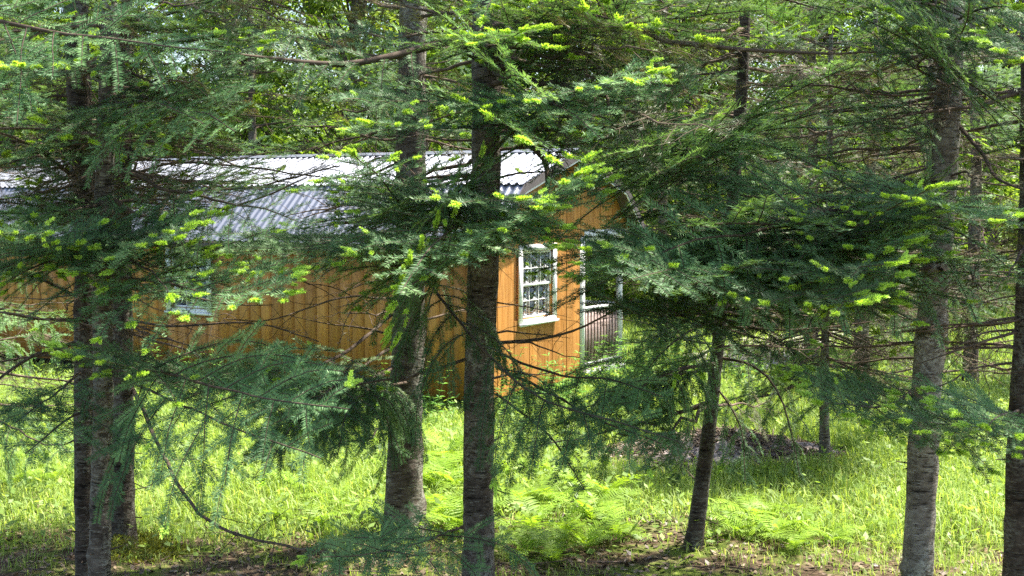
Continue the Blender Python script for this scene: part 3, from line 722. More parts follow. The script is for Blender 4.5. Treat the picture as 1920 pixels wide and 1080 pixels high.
OB(t, [(1352, 612, 9.4), (1480, 618, 9.3), (1640, 600, 9.2)], .012, .004, 'dead', 50)
OB(t, [(1340, 720, 9.4), (1390, 800, 9.2), (1400, 900, 9.0)], .008, .003, 'droop', 51)
t = T[3][0]
OB(t, [(1758, 340, 8.6), (1745, 380, 7.7), (1795, 392, 7.1), (1865, 418, 6.6)], .011, .003, 'fresh', 61)
OB(t, [(1740, 700, 8.6), (1660, 760, 7.8), (1535, 757, 7.0)], .011, .003, 'fresh', 62)
OB(t, [(1795, 228, 8.6), (1840, 290, 8.3), (1870, 340, 8.0), (1930, 362, 7.8)], .015, .008, 'bare', 63)
OB(t, [(1785, 70, 8.5), (1745, 45, 7.6), (1690, 42, 7.0)], .011, .003, 'fresh', 64)
OB(t, [(1790, 40, 8.5), (1850, 15, 7.6), (1915, 15, 7.0)], .011, .003, 'fresh', 65)
OB(t, [(1775, 160, 8.5), (1720, 120, 7.8), (1800, 55, 7.2), (1815, -20, 6.9)], .011, .003, 'plain', 66)
OB(t, [(1730, 640, 8.6), (1620, 650, 8.7), (1480, 640, 8.9)], .012, .003, 'dead', 67)
t = T[9][0]
OB(t, [(1905, 800, 8.4), (1820, 800, 7.6), (1700, 790, 7.0)], .011, .003, 'fresh', 71)
OB(t, [(1910, 770, 8.4), (1880, 780, 7.4), (1850, 800, 6.8)], .011, .003, 'fresh', 72)
OB(t, [(1915, 620, 8.5), (1830, 640, 8.3), (1720, 680, 8.2)], .012, .003, 'dead', 73)
t = T[5][0]
OB(t, [(213, 372, 7.9), (250, 400, 7.8), (300, 412, 7.7), (380, 405, 7.5), (480, 375, 7.3), (570, 335, 7.1)], .013, .004, 'dead', 81)
OB(t, [(200, 470, 7.9), (260, 452, 7.2), (335, 445, 6.6)], .011, .003, 'fresh', 82)
OB(t, [(190, 485, 7.9), (110, 458, 7.1), (20, 446, 6.5)], .010, .003, 'fresh', 820)
OB(t, [(213, 458, 7.9), (280, 440, 7.3), (345, 436, 6.8)], .010, .003, 'fresh', 821)
OB(t, [(205, 520, 7.9), (300, 530, 7.2), (420, 555, 6.8), (545, 545, 6.5)], .012, .003, 'fresh', 83)
OB(t, [(205, 150, 7.9), (120, 115, 7.0), (35, 112, 6.3)], .011, .003, 'fresh', 84)
OB(t, [(210, 120, 7.9), (330, 170, 7.3), (430, 200, 6.9)], .011, .003, 'plain', 85)
OB(t, [(205, 200, 7.9), (280, 190, 7.0), (380, 235, 6.4)], .011, .003, 'plain', 86)
OB(t, [(190, 760, 7.9), (120, 790, 7.3), (50, 850, 6.8)], .010, .003, 'plain', 87)
t = T[4][0]
OB(t, [(160, 480, 8.4), (110, 468, 7.4), (60, 452, 6.8), (-10, 442, 6.3)], .012, .003, 'fresh', 91)
OB(t, [(140, 330, 8.5), (60, 270, 8.1), (-30, 235, 7.8)], .015, .006, 'dead', 92)
OB(t, [(150, 640, 8.5), (60, 670, 8.1), (-20, 725, 7.7)], .017, .008, 'dead', 93)
OB(t, [(150, 560, 8.5), (70, 520, 8.1), (-20, 500, 7.8)], .012, .005, 'plain', 94)
OB(t, [(145, 285, 8.5), (60, 300, 7.9), (-30, 325, 7.4)], .012, .004, 'plain', 95)
OB(t, [(150, 345, 8.5), (70, 365, 8.0), (-30, 375, 7.6)], .012, .004, 'sparse', 96)
OB(t, [(150, 385, 8.5), (80, 395, 7.7), (0, 400, 7.2)], .012, .004, 'plain', 97)
OB(t, [(150, 600, 8.5), (70, 600, 8.0), (-20, 585, 7.7)], .012, .004, 'dead', 98)
t = T[6][0]
OB(t, [(250, 730, 9.6), (300, 840, 9.0), (360, 950, 8.3), (430, 1003, 7.8), (560, 1035, 7.3), (720, 1050, 6.9), (810, 1045, 6.7)], .017, .004, 'bare', 101)
OB(t, [(640, 1048, 7.1), (700, 1030, 6.8), (780, 1040, 6.5)], .006, .003, 'plain', 102)
OB(t, [(240, 330, 9.6), (330, 300, 9.2), (470, 310, 8.8), (620, 330, 8.5)], .012, .004, 'dead', 103)
OB(t, [(240, 600, 9.6), (330, 612, 9.2), (480, 610, 8.8), (590, 640, 8.5)], .011, .004, 'dead', 104)
OB(t, [(240, 380, 9.6), (350, 360, 9.2), (480, 350, 8.8), (640, 310, 8.4)], .012, .004, 'sparse', 105)
t = T[10][0]
OB(t, [(-300, -20, 6.9), (0, 40, 6.8), (130, 65, 6.7), (260, 78, 6.6), (420, 95, 6.5)], .018, .005, 'plain', 111)
OB(t, [(-300, 150, 6.9), (-60, 190, 6.6), (60, 200, 6.4)], .012, .003, 'plain', 112)
OB(t, [(-300, 560, 6.9), (-60, 580, 6.8), (90, 600, 6.7)], .012, .003, 'dead', 113)
t = T[11][0]
OB(t, [(2200, 160, 7.5), (1990, 105, 7.0), (1880, 102, 6.7)], .012, .003, 'fresh', 121)
OB(t, [(2200, 330, 7.5), (2000, 300, 7.0), (1870, 290, 6.8)], .012, .003, 'sparse', 122)

t = T[5][0]
OB(t, [(205, 650, 7.9), (320, 700, 7.1), (470, 735, 6.5), (650, 765, 6.1)], .012, .003, 'lacy', 201)
OB(t, [(205, 700, 7.9), (330, 760, 7.0), (460, 820, 6.4), (600, 865, 6.0)], .010, .003, 'lacy', 202)
OB(T[4][0], [(150, 700, 8.4), (100, 740, 7.6), (30, 800, 7.0)], .010, .003, 'lacy', 203)
OB(T[1][0], [(735, 690, 9.8), (640, 735, 9.0), (570, 790, 8.0), (520, 860, 7.4)], .012, .003, 'lacy', 204)
t = T[2][0]
OB(t, [(930, 690, 8.4), (1020, 735, 8.0), (1110, 785, 7.4), (1245, 835, 7.0)], .011, .003, 'lacy', 205)
OB(t, [(930, 740, 8.4), (1010, 800, 8.1), (1055, 860, 7.7), (1090, 920, 7.4)], .010, .003, 'lacy', 206)
OB(t, [(930, 660, 8.4), (1030, 700, 8.0), (1140, 715, 7.5), (1245, 750, 7.1)], .010, .003, 'lacy', 207)
OB(t, [(868, 985, 8.3), (800, 1010, 7.3), (690, 1035, 6.6), (600, 1040, 6.3)], .009, .003, 'lacy', 208)
t = T[7][0]
OB(t, [(1365, 450, 9.4), (1280, 480, 8.2), (1190, 500, 7.2), (1110, 505, 6.7)], .011, .003, 'plain', 210)

# whorls of branches: dead low down, living higher, above the frame the whole crown
for i, H in ((1, 11.5), (2, 12.0), (3, 10.5), (4, 11.0), (5, 9.5), (6, 10.5), (7, 8.0), (9, 10.0), (10, 10.0), (11, 10.5)):
    t, cp, cr, rng = T[i]
    ln = crown_len(H)
    whorls(t, cp, rng, np.arange(1.7, 2.9, 0.38)+rng.uniform(-.1, .1), ['dead', 'dead', 'bare'], (0.6, 1.3), (1, 3), avoid=lambda a, z: math.sin(a) < -0.7)
    whorls(t, cp, rng, np.arange(3.1, 4.0, 0.30)+rng.uniform(-.1, .1), ['dead', 'sparse', 'sparse', 'plain'], (0.9, 1.7), (3, 5), avoid=lambda a, z: math.sin(a) < -0.6)
    whorls(t, cp, rng, np.arange(4.2, H-0.5, 0.85 if i in (3, 7, 8, 9) else 0.68), ['sparse', 'sparse', 'plain', 'fresh'], ln, (3, 4), droop=(-0.15, 0.3), avoid=lambda a, z: z < 5.4 and math.sin(a) < -0.4)
t, cp, cr, rng = T[8]
whorls(t, cp, rng, np.arange(0.95, 2.6, 0.17), ['sparse', 'sparse', 'droop', 'sparse', 'plain'], (1.0, 1.6), (6, 9), droop=(-0.4, 0.0))
whorls(t, cp, rng, np.arange(2.7, 5.7, 0.3), ['sparse', 'plain'], lambda z: (6-z)*0.35+0.2, (4, 5), droop=(-0.1, 0.3))

# boughs that fill the places where the photograph shows foliage: tip there, root on the nearest trunk
rb = np.random.default_rng(77)
KEEP = [(840, 970, -60, 340, 1.0), (720, 825, -60, 340, .95), (930, 1135, 290, 760, 1.0), (860, 940, 540, 1080, 1.0), (720, 800, 560, 1080, 1.0), (1690, 1820, 110, 340, 1.0), (1690, 1790, 480, 760, 1.0), (100, 270, 260, 430, 1.0), (100, 270, 560, 1080, 1.0), (1290, 1370, 580, 1080, 1.0), (640, 1000, 290, 350, .8)]
def bough(px, py, Y, st, rise=(0.0, 0.35), allowed=range(1, 12)):
    for a, b, c, d, pr in KEEP:
        if a < px < b and c < py < d and st not in ('bare', 'dead') and rb.random() < pr: return
    B = P(px, py, Y); best = None
    for i in allowed:
        cp = T[i][1]; k = int(np.argmin(np.abs(cp[:, 2]-B[2]))); d = np.linalg.norm(cp[k][:2]-B[:2])
        if d > 0.5 and (best is None or d*rb.uniform(0.8, 1.25) < best[0]): best = (d, i, k)
    d, i, k = best; cp = T[i][1]
    ax_ = F_*cp[k][0]/cp[k][1]+960
    if st not in ('bare', 'dead') and py < 340 and Y < 8.2:
        for c_ in (905, 772, 1775, 180):
            if min(ax_, px)+25 < c_ < max(ax_, px)-25 and rb.random() < 0.75: return
    zr = B[2]+rb.uniform(*rise)*d*0.6
    A = cp[int(np.argmin(np.abs(cp[:, 2]-zr)))]
    if np.linalg.norm(B-A) > 2.5: A = B+(A-B)
    put_branch(T[i][0], st, A, B, rb, 0.5)
REG = [  # x0 x1 y0 y1 dist0 dist1 kinds count
    (0, 560, -30, 110, 6.2, 8.5, ('plain', 'plain', 'fresh', 'sparse'), 16),
    (0, 620, 110, 260, 6.2, 8.5, ('plain', 'plain', 'fresh', 'sparse'), 14),
    (560, 1000, -30, 260, 6.2, 8.8, ('plain', 'plain', 'fresh', 'sparse'), 14),
    (960, 1400, -30, 280, 6.2, 9.0, ('plain', 'plain', 'fresh', 'sparse'), 20),
    (1350, 1920, -30, 260, 6.4, 9.5, ('plain', 'sparse', 'sparse', 'fresh', 'dead'), 22),
    (0, 240, 260, 440, 7.0, 9.5, ('sparse', 'dead', 'plain'), 8),
    (260, 700, 270, 420, 7.5, 9.5, ('dead', 'dead', 'sparse'), 9),
    (250, 500, 460, 560, 6.6, 8.0, ('plain', 'fresh'), 4),
    (0, 140, 460, 560, 6.4, 8.0, ('plain', 'fresh'), 3),
    (500, 980, 380, 540, 6.3, 7.8, ('fresh', 'plain'), 6),
    (1150, 1360, 280, 470, 6.6, 9.0, ('plain', 'plain', 'sparse'), 7),
    (1150, 1340, 470, 560, 6.6, 8.5, ('plain', 'plain'), 4),
    (1380, 1740, 380, 590, 6.5, 8.6, ('fresh', 'plain'), 8),
    (1300, 1740, 230, 420, 7.5, 9.6, ('sparse', 'dead', 'plain'), 12),
    (1780, 1920, 260, 620, 7.0, 9.5, ('sparse', 'dead', 'plain'), 9),
    (1150, 1270, 620, 760, 8.4, 9.3, ('droop', 'plain'), 4),
    (1560, 1920, 600, 760, 7.6, 9.0, ('dead', 'sparse'), 7),
    (470, 640, 730, 880, 8.4, 9.6, ('droop', 'plain'), 4),
    (960, 1230, 740, 900, 7.8, 8.9, ('droop',), 6),
    (10, 300, 690, 880, 6.6, 8.0, ('plain', 'droop'), 4),
    (240, 720, 540, 700, 7.5, 9.6, ('dead', 'dead', 'bare'), 12),
    (250, 700, 270, 430, 8.8, 11.0, ('dead', 'sparse', 'sparse', 'dead', 'plain'), 24),
    (0, 620, 120, 290, 9.0, 11.5, ('dead', 'sparse', 'sparse'), 14),
    (1100, 1920, 40, 330, 9.0, 11.5, ('dead', 'sparse', 'sparse'), 22),
    (0, 135, 200, 440, 8.6, 10.4, ('sparse', 'sparse', 'plain'), 18),
    (0, 110, 285, 425, 7.4, 9.0, ('plain', 'sparse', 'sparse'), 22),
    (270, 520, 300, 430, 8.6, 10.5, ('sparse', 'sparse', 'dead'), 12),
    (0, 130, 240, 640, 7.5, 10, ('dead', 'sparse', 'plain', 'dead'), 12),
    (0, 130, 270, 430, 7.0, 9.5, ('sparse', 'plain'), 12),
    (945, 1090, 480, 720, 8.0, 10, ('bare', 'dead'), 4),
    (1400, 1720, 560, 760, 8.8, 10.5, ('dead', 'sparse'), 8),
]
for x0, x1, y0, y1, d0, d1, kinds, cnt in REG:
    al = (7, 3) if x0 == 1150 else (1, 6) if x0 == 470 else (7,) if x0 == 960 and y0 == 740 else range(1, 12)
    for j in range(cnt):
        bough(rb.uniform(x0, x1), rb.uniform(y0, y1), rb.uniform(d0, d1), kinds[int(rb.integers(0, len(kinds)))], allowed=al)

# ------------------------------------------------------------------ conifers farther back
def back_fir(x, y, H, label, seed, low=('dead', 'sparse'), z0=1.2, mx=2.2, r=0.10):
    rng = np.random.default_rng(seed)
    base = np.array([x, y, hz(x, y)])
    t = empty('fir_tree', base); tag(t, label, 'tree', 'firs around the clearing')
    pts = [base-[0, 0, .05], base+[rng.normal(0, .04), 0, H*0.35], base+[rng.normal(0, .08), 0, H*0.7], base+[0, 0, H]]
    me, cp, cr = trunk_mesh(base, pts, [r, r*0.8, r*0.45, 0.01], rng, M['bark_dark'], 10)
    obj('trunk', me, t)
    ln = lambda z: min(mx, (H-z)*0.27+0.25)
    whorls(t, cp, rng, np.arange(z0, 3.6, 0.42), list(low), ln, (3, 5), droop=(-0.3, 0.05))
    whorls(t, cp, rng, np.arange(3.6, H-0.3, 0.55), ['sparse', 'plain', 'plain', 'fresh'], ln, (4, 5), droop=(-0.2, 0.25))
    return t
BF = [
    (4.9, 20.5, 9, 'shaded fir standing just right of the porch railing'),
    (6.6, 18.0, 8.5, 'dim fir with dead lower twigs left of the pale leaning trunk'),
    (7.4, 21.5, 11, 'fir in the far right of the clearing behind the pale trunk'),
    (9.6, 18.0, 10, 'fir at the far right edge behind the dark cut off trunk'),
    (2.9, 24.0, 11, 'fir standing behind the cabin gable peak'),
    (-1.8, 25.0, 11.5, 'fir behind the cabin roof, seen between the two central trunks'),
    (-5.4, 26.5, 11, 'fir behind the left part of the cabin roof'),
    (-6.3, 13.5, 7, 'dim fir at the left edge in front of the cabin wall'),
    (-10.5, 25.5, 11, 'fir beyond the hidden left end of the cabin'),
    (4.35, 15.4, 5.6, 'thin dim fir between the small bushy fir and the pale leaning trunk'),
    (4.62, 13.9, 6.2, 'brown twiggy fir close behind the pale leaning trunk'),
    (-5.0, 11.4, 6.5, 'dim fir with hanging dead twigs left of the three close trunks'),
    (6.2, 27.5, 12, 'farthest fir seen through the right of the clearing'),
]
for k, (x, y, H, lab) in enumerate(BF): back_fir(x, y, H, lab, 300+k, *((('sparse', 'dead', 'droop', 'sparse'), 0.8) if abs(y-14.5) < 1.3 or y < 12 else ()))

# ------------------------------------------------------------------ broadleaf trees at the back
def leaf_cloud(centres, radii, per, size, rng):
    c = np.repeat(centres, per, 0); r = np.repeat(radii, per)
    d = rng.normal(0, 1, c.shape); d /= np.linalg.norm(d, axis=1)[:, None]; rad = r*rng.random(len(r))**0.45
    p = c+d*rad[:, None]*np.array([1.15, 1.15, 0.75]); n = len(p)
    nn = rng.normal(0, 0.6, (n, 3))+np.array([0, 0, 0.7])+d*0.5; nn /= np.linalg.norm(nn, axis=1)[:, None]
    a = np.cross(nn, rng.normal(0, 1, (n, 3))); a /= np.linalg.norm(a, axis=1)[:, None]; b = np.cross(nn, a)
    s = size*rng.uniform(0.6, 1.2, n)[:, None]
    V = np.stack([p-a*s, p+b*s*0.55+nn*s*0.12, p+a*s, p-b*s*0.55+nn*s*0.12], 1).reshape(-1, 3)
    var = np.clip(np.repeat(rng.random(len(centres)), per)*0.6+rng.random(n)*0.4, 0, 1)
    return V, np.arange(n*4).reshape(-1, 4), np.repeat(var, 4)
def broad_proto(H, low, wid, seed, clumps=90, per=190, size=0.075):
    rng = np.random.default_rng(seed)
    tp = [np.array([0, 0, -0.05]), np.array([rng.normal(0, .1), rng.normal(0, .1), H*0.4]), np.array([rng.normal(0, .25), rng.normal(0, .25), H*0.8])]
    ax = smooth_path(tp, 0.3); V1, Q1 = tube(ax, np.linspace(H*0.014, H*0.004, len(ax)), 8)
    cs, p0, p1 = [], [], []
    for i in range(clumps):
        z = low+(H-low)*rng.random()**0.8; f = (z-low)/(H-low)
        rr = wid*math.sqrt(max(0.05, 1-(2*f-0.8)**2*0.75))*rng.uniform(0.25, 1.0); a = rng.uniform(0, 6.283)
        c = np.array([rr*math.cos(a), rr*math.sin(a), z]); cs.append(c)
        k = min(len(ax)-1, int(len(ax)*min(0.98, z/H*0.85))); p0.append(ax[k]); p1.append(c)
    cs = np.array(cs); p0 = np.array(p0); p1 = np.array(p1)
    V2, Q2 = prisms(p0, p1, np.full(len(cs), H*0.004), np.full(len(cs), 0.006), 4)
    tm = mesh_np('trunk', V1, None, Q1, [M['bark']], True); lm = mesh_np('limbs', V2, None, Q2, [M['twig']], True)
    V, Q, var = leaf_cloud(cs, rng.uniform(0.35, 0.8, len(cs))*wid/2.4, per, size, rng)
    return tm, lm, mesh_np('crown', V, None, Q, [M['leaf']], False, dict(var=var))
BP = [broad_proto(9, 0.8, 2.4, 401), broad_proto(11, 1.5, 2.9, 402), broad_proto(7, 0.4, 2.0, 403), broad_proto(3.2, 0.2, 1.5, 404, 60, 160, 0.06)]
rng = np.random.default_rng(55)
def broad(k, x, y, sc, label, group, name='broadleaf_tree', cat='tree'):
    t = empty(name, (x, y, float(hz(x, y))), rng.uniform(0, 6.28)); t.scale = (sc, sc, sc*rng.uniform(0.9, 1.1)); tag(t, label, cat, group)
    obj('trunk', BP[k][0], t); obj('limbs', BP[k][1], t); obj('crown', BP[k][2], t)
for row, (yy, nn2) in enumerate(((31, 9), (37, 11), (45, 12), (55, 13))):
    half = yy*0.46+3
    for j in range(nn2):
        x = -half+2*half*(j+0.5)/nn2+rng.normal(0, 0.6); y = yy+rng.normal(0, 1.3)
        px = 960+F_*x/y; w_ = 'beyond the left end of the cabin' if px < 250 else 'behind the cabin roof' if px < 1120 else 'beyond the clearing right of the cabin'
        broad(int(rng.integers(0, 3)), x, y, rng.uniform(0.9, 1.25), 'leafy yellow green broadleaf tree '+w_, 'broadleaf trees '+w_)
for j in range(16):
    yy = rng.uniform(24.5, 33); x = (-0.45+0.9*(j+0.5)/16)*yy+rng.normal(0, .5)
    if -12 < x < 2.5 and yy < 27: yy += 3.5
    px = 960+F_*x/yy; w_ = 'behind the cabin' if px < 1120 else 'at the back of the clearing right of the cabin'
    broad(3, x, yy, rng.uniform(0.7, 1.25), 'low leafy green bush '+w_, 'bushes '+w_, 'bush', 'bush')

# ------------------------------------------------------------------ ground plants
def house_local(x, y):
    dx, dy = x-CAB[0], y-CAB[1]; c, s = math.cos(CANG), math.sin(CANG)
    return dx*c+dy*s, -dx*s+dy*c
def outside(x, y, m=0.02):
    u, v = house_local(x, y); h_ = G(1362, 858); return ~(((x-h_[0])/1.5)**2+((y-h_[1]-0.2)/0.95)**2 < 0.85) & ~((u > -m) & (u < CW+m) & (v > -m) & (v < CL+m))
def blades(x, y, rng, per, hgt, wid, spread=0.06, lean=0.85):
    n = len(x)*per
    bx_ = np.repeat(x, per)+rng.normal(0, spread, n); by = np.repeat(y, per)+rng.normal(0, spread, n)
    h = np.repeat(hgt, per)*rng.uniform(0.5, 1.15, n); a = rng.uniform(0, 6.283, n); le = np.abs(rng.normal(0, lean, n))+0.1
    D = np.stack([np.cos(a), np.sin(a), 0*a], 1); Wv = np.stack([-np.sin(a), np.cos(a), 0*a], 1)*(np.repeat(wid, per)*rng.uniform(0.6, 1.2, n)/2)[:, None]
    B = np.stack([bx_, by, hz(bx_, by)-0.01], 1)
    m = B+D*(h*le*0.28)[:, None]+np.array([0, 0, 1])*(h*0.58)[:, None]
    tp = B+D*(h*le*0.85)[:, None]+np.array([0, 0, 1])*(h*(1.0-0.25*le))[:, None]
    V = np.stack([B-Wv*0.7, B+Wv*0.7, m+Wv, m-Wv, tp], 1).reshape(-1, 3)
    k = np.arange(n)[:, None]*5
    Q = k+np.array([[0, 1, 2, 3]]); Tt = k+np.array([[3, 2, 4]])
    var = np.clip(np.repeat(rng.random(len(x)), per)*0.5+rng.random(n)*0.45, 0, 1)
    return V, Tt, Q, np.repeat(var, 5)
def scatter(n, y0, y1, rng, wide=0.47):
    y = np.sqrt(rng.uniform(y0*y0, y1*y1, n)); x = rng.uniform(-1, 1, n)*(wide*y+1.6); return x, y
rng = np.random.default_rng(91)
def patch(x, y): return 0.5+0.5*np.sin(x*1.1+1.3*np.sin(y*0.8))*np.cos(y*0.9+np.sin(x*0.7))
def lawn(name, label, n, y0, y1, per, h, w, keep):
    x, y = scatter(n, y0, y1, rng); k = outside(x, y) & (rng.random(n) < keep(x, y)); x, y = x[k], y[k]
    hh = h*(0.65+0.6*patch(x, y))*rng.uniform(0.7, 1.2, len(x))
    V, Tt, Q, var = blades(x, y, rng, per, hh, np.full(len(x), w))
    tag(obj(name, mesh_np(name, V, Tt, Q, [M['grass']], False, dict(var=var))), label, 'grass', kind='stuff')
lawn('grass', 'tall bright grass in the clearing in front of the cabin', 27000, 9.6, 17.5, 7, 0.205, 0.0085, lambda x, y: np.clip((y-9.35)/1.4+0.5*patch(x, y)-0.30, 0.12, 1))
lawn('grass', 'sunny grass of the far clearing', 19500, 17.5, 36, 6, 0.24, 0.016, lambda x, y: np.ones_like(x))
lawn('grass', 'short sparse grass on the shaded forest floor', 6500, 6.5, 10.2, 5, 0.12, 0.006, lambda x, y: patch(x, y))
x, y = scatter(38000, 9.3, 19, rng); k = outside(x, y, 0.1) & (rng.random(len(x)) < 0.25+0.75*patch(x+3, y*1.3)); x, y = x[k], y[k]; n = len(x)
a = rng.uniform(0, 6.283, n); s = rng.uniform(0.018, 0.045, n); tl = rng.normal(0, 0.45, (n, 2))
A_ = np.stack([np.cos(a), np.sin(a), tl[:, 0]], 1)*s[:, None]; B_ = np.stack([-np.sin(a), np.cos(a), tl[:, 1]], 1)*s[:, None]*0.5
C_ = np.stack([x, y, hz(x, y)+rng.random(n)**1.5*0.24+0.02], 1)
V = np.stack([C_-A_, C_+B_, C_+A_, C_-B_], 1).reshape(-1, 3)
tag(obj('ground_cover', mesh_np('ground_cover', V, None, np.arange(n*4).reshape(-1, 4), [M['grass']], False, dict(var=np.repeat(rng.random(n)*0.55, 4)))), 'low leafy weeds growing through the clearing grass', 'weeds', kind='stuff')
# litter on the forest floor: dead leaves and fallen twigs
x, y = scatter(20000, 6.5, 12.5, rng); k = rng.random(len(x)) < np.clip(1.2-(y-9.5)/2.5, 0.05, 1); x, y = x[k], y[k]; n = len(x)
a = rng.uniform(0, 6.283, n); s = rng.uniform(0.010, 0.034, n); tl = rng.normal(0, 0.35, (n, 2))
A_ = np.stack([np.cos(a), np.sin(a), tl[:, 0]], 1)*s[:, None]; B_ = np.stack([-np.sin(a), np.cos(a), tl[:, 1]], 1)*s[:, None]*0.55
C_ = np.stack([x, y, hz(x, y)+0.012], 1)
V = np.stack([C_-A_, C_+B_, C_+A_, C_-B_], 1).reshape(-1, 3)
tag(obj('leaf_litter', mesh_np('leaf_litter', V, None, np.arange(n*4).reshape(-1, 4), [M['litter']], False, dict(var=np.repeat(rng.random(n), 4)))), 'dry brown leaf litter strewn between the trunks', 'leaf litter', kind='stuff')
x, y = scatter(900, 6.5, 12.5, rng); n = len(x); a = rng.uniform(0, 6.283, n); l = rng.uniform(0.08, 0.5, n)
p0 = np.stack([x, y, hz(x, y)+0.012], 1); p1 = p0+np.stack([np.cos(a)*l, np.sin(a)*l, rng.uniform(0, 0.10, n)*l*2], 1)
V, Q = prisms(p0, p1, rng.uniform(0.002, 0.007, n), rng.uniform(0.001, 0.003, n), 4)
tag(obj('fallen_twigs', mesh_np('fallen_twigs', V, None, Q, [M['deadtwig']])), 'fallen brown twigs lying on the forest floor', 'twigs', kind='stuff')

# moss cushion at the foot of the rightmost of the three close trunks
mb = T[6][0].location; n = 5000; r_ = 0.10+0.26*rng.random(n)**1.2; a = rng.uniform(0, 6.283, n); x = mb[0]+0.12+r_*np.cos(a)*1.2; y = mb[1]-0.05+r_*np.sin(a)
h = 0.13*np.exp(-((r_-0.1)/0.11)**2)+0.01; hh = 0.01+0.012*rng.random(n); d = rng.normal(0, 0.012, (n, 2))
C_ = np.stack([x, y, hz(x, y)+h*rng.random(n)], 1); w = 0.006
V = np.stack([C_-[w, 0, 0], C_+[w, 0, 0], C_+np.stack([d[:, 0], d[:, 1], hh], 1)], 1).reshape(-1, 3)
tag(obj('moss', mesh_np('moss', V, np.arange(n*3).reshape(-1, 3), None, [M['moss']], False, dict(var=np.repeat(rng.random(n), 3)))), 'olive green moss round the foot of the reddish trunk', 'moss', kind='stuff')
# ferns
def frond_mesh(L, seed):
    rng = np.random.default_rng(seed); n = 26; t = np.linspace(0, 1, n)
    x = L*t*(1-0.12*t); z = L*(0.75*t-0.62*t*t); x = L*(0.55*t+0.42*t*t)*0.85
    ax = np.stack([x, 0*x, z+0.0], 1)
    V1, Q1 = tube(ax, np.linspace(0.003, 0.001, n), 3)
    Vs, Qs, k = [V1], [Q1], len(V1)
    Ts = np.gradient(ax, axis=0); Ts /= np.linalg.norm(Ts, axis=1)[:, None]
    for i in range(4, n):
        w = L*0.27*math.sin(math.pi*min(1, (t[i]-0.08)/0.98))**0.8*(1-t[i]*0.35)+0.006
        for sd in (-1, 1):
            D = nrm(Ts[i]*0.35+np.array([0, sd, 0])+np.array([0, 0, rng.normal(-0.08, 0.12)])); T2 = Ts[i]*L*0.016
            b = ax[i]; p = b+D*w*0.5+np.array([0, 0, 0.01*L]); q = b+D*w
            Vs.append(np.array([b-T2*0.6, b+T2*0.6, p+T2*0.85, q, p-T2*0.85])); Qs.append(np.array([[0, 1, 2, 4], [4, 2, 3, 3]])[:1]+k)
            Qs.append(np.array([[k+4, k+2, k+3, k+3]])); k += 5
    V = np.vstack(Vs); Q = np.vstack(Qs); q4 = Q[Q[:, 2] != Q[:, 3]]; t3 = Q[Q[:, 2] == Q[:, 3]][:, :3]
    return mesh_np('frond', V, t3, q4, [M['fern']], False, dict(var=np.clip(rng.normal(0.5, 0.25, len(V)), 0, 1)))
FR = [frond_mesh(0.42, 1), frond_mesh(0.55, 2), frond_mesh(0.34, 3), frond_mesh(0.48, 4)]
def fern(x, y, sc, label, group):
    t = empty('fern', (x, y, float(hz(x, y))), rng.uniform(0, 6.28)); t.scale = (sc, sc, sc); tag(t, label, 'fern', group)
    n = int(rng.integers(6, 10))
    for k in range(n):
        f = obj('frond', FR[int(rng.integers(0, 4))], t, (0, 0, 0)); f.rotation_euler = (rng.normal(0, .12), rng.uniform(-0.45, 0.15), 6.283*k/n+rng.normal(0, .2))
        s_ = rng.uniform(0.8, 1.15); f.scale = (s_, s_, s_)
for (px, py, sc, lab, grp) in [(836, 960, 1.4, None, 0), (815, 915, 1.4, None, 0), (860, 1000, 1.2, None, 0), (838, 870, 1.4, None, 0), (805, 985, 1.2, None, 0), (850, 920, 1.4, None, 0),
        (1000, 1000, 1.1, None, 1), (1060, 1010, 1.1, None, 1), (1110, 985, 1.1, None, 1), (975, 950, 1.1, None, 1), (1040, 950, 1.0, None, 1), (1100, 1035, 1.0, None, 1), (1160, 1015, 1.0, None, 1), (985, 1045, .9, None, 1), (1040, 1060, .9, None, 1), (1090, 930, 1.0, None, 1), (960, 900, 1.0, None, 1), (1030, 895, 1.0, None, 1), (1140, 945, 1.0, None, 1),
        (1415, 985, 1.2, None, 2), (1450, 1020, 1.0, None, 2), (1380, 1015, .9, None, 2), (1500, 1000, .8, None, 2), (1560, 1025, .8, None, 2), (1490, 1045, .8, None, 2), (1620, 1000, .7, None, 2),
        (620, 950, .9, None, 3), (560, 930, .9, None, 3), (670, 920, .9, None, 3), (600, 990, .8, None, 3), (690, 980, .9, None, 3), (520, 975, .7, None, 3), (60, 860, .8, None, 4), (100, 900, .8, None, 4), (30, 910, .7, None, 4)]:
    p = G(px, py)
    L_ = ['bright fern in the gap between the two middle trunks', 'yellow green fern right of the central trunk', 'fern on the shaded ground between the leaning and the pale trunk', 'fern in the grass left of the thick brown trunk', 'fern left of the three close trunks']
    fern(p[0], p[1], sc, L_[grp], 'ferns: '+L_[grp])
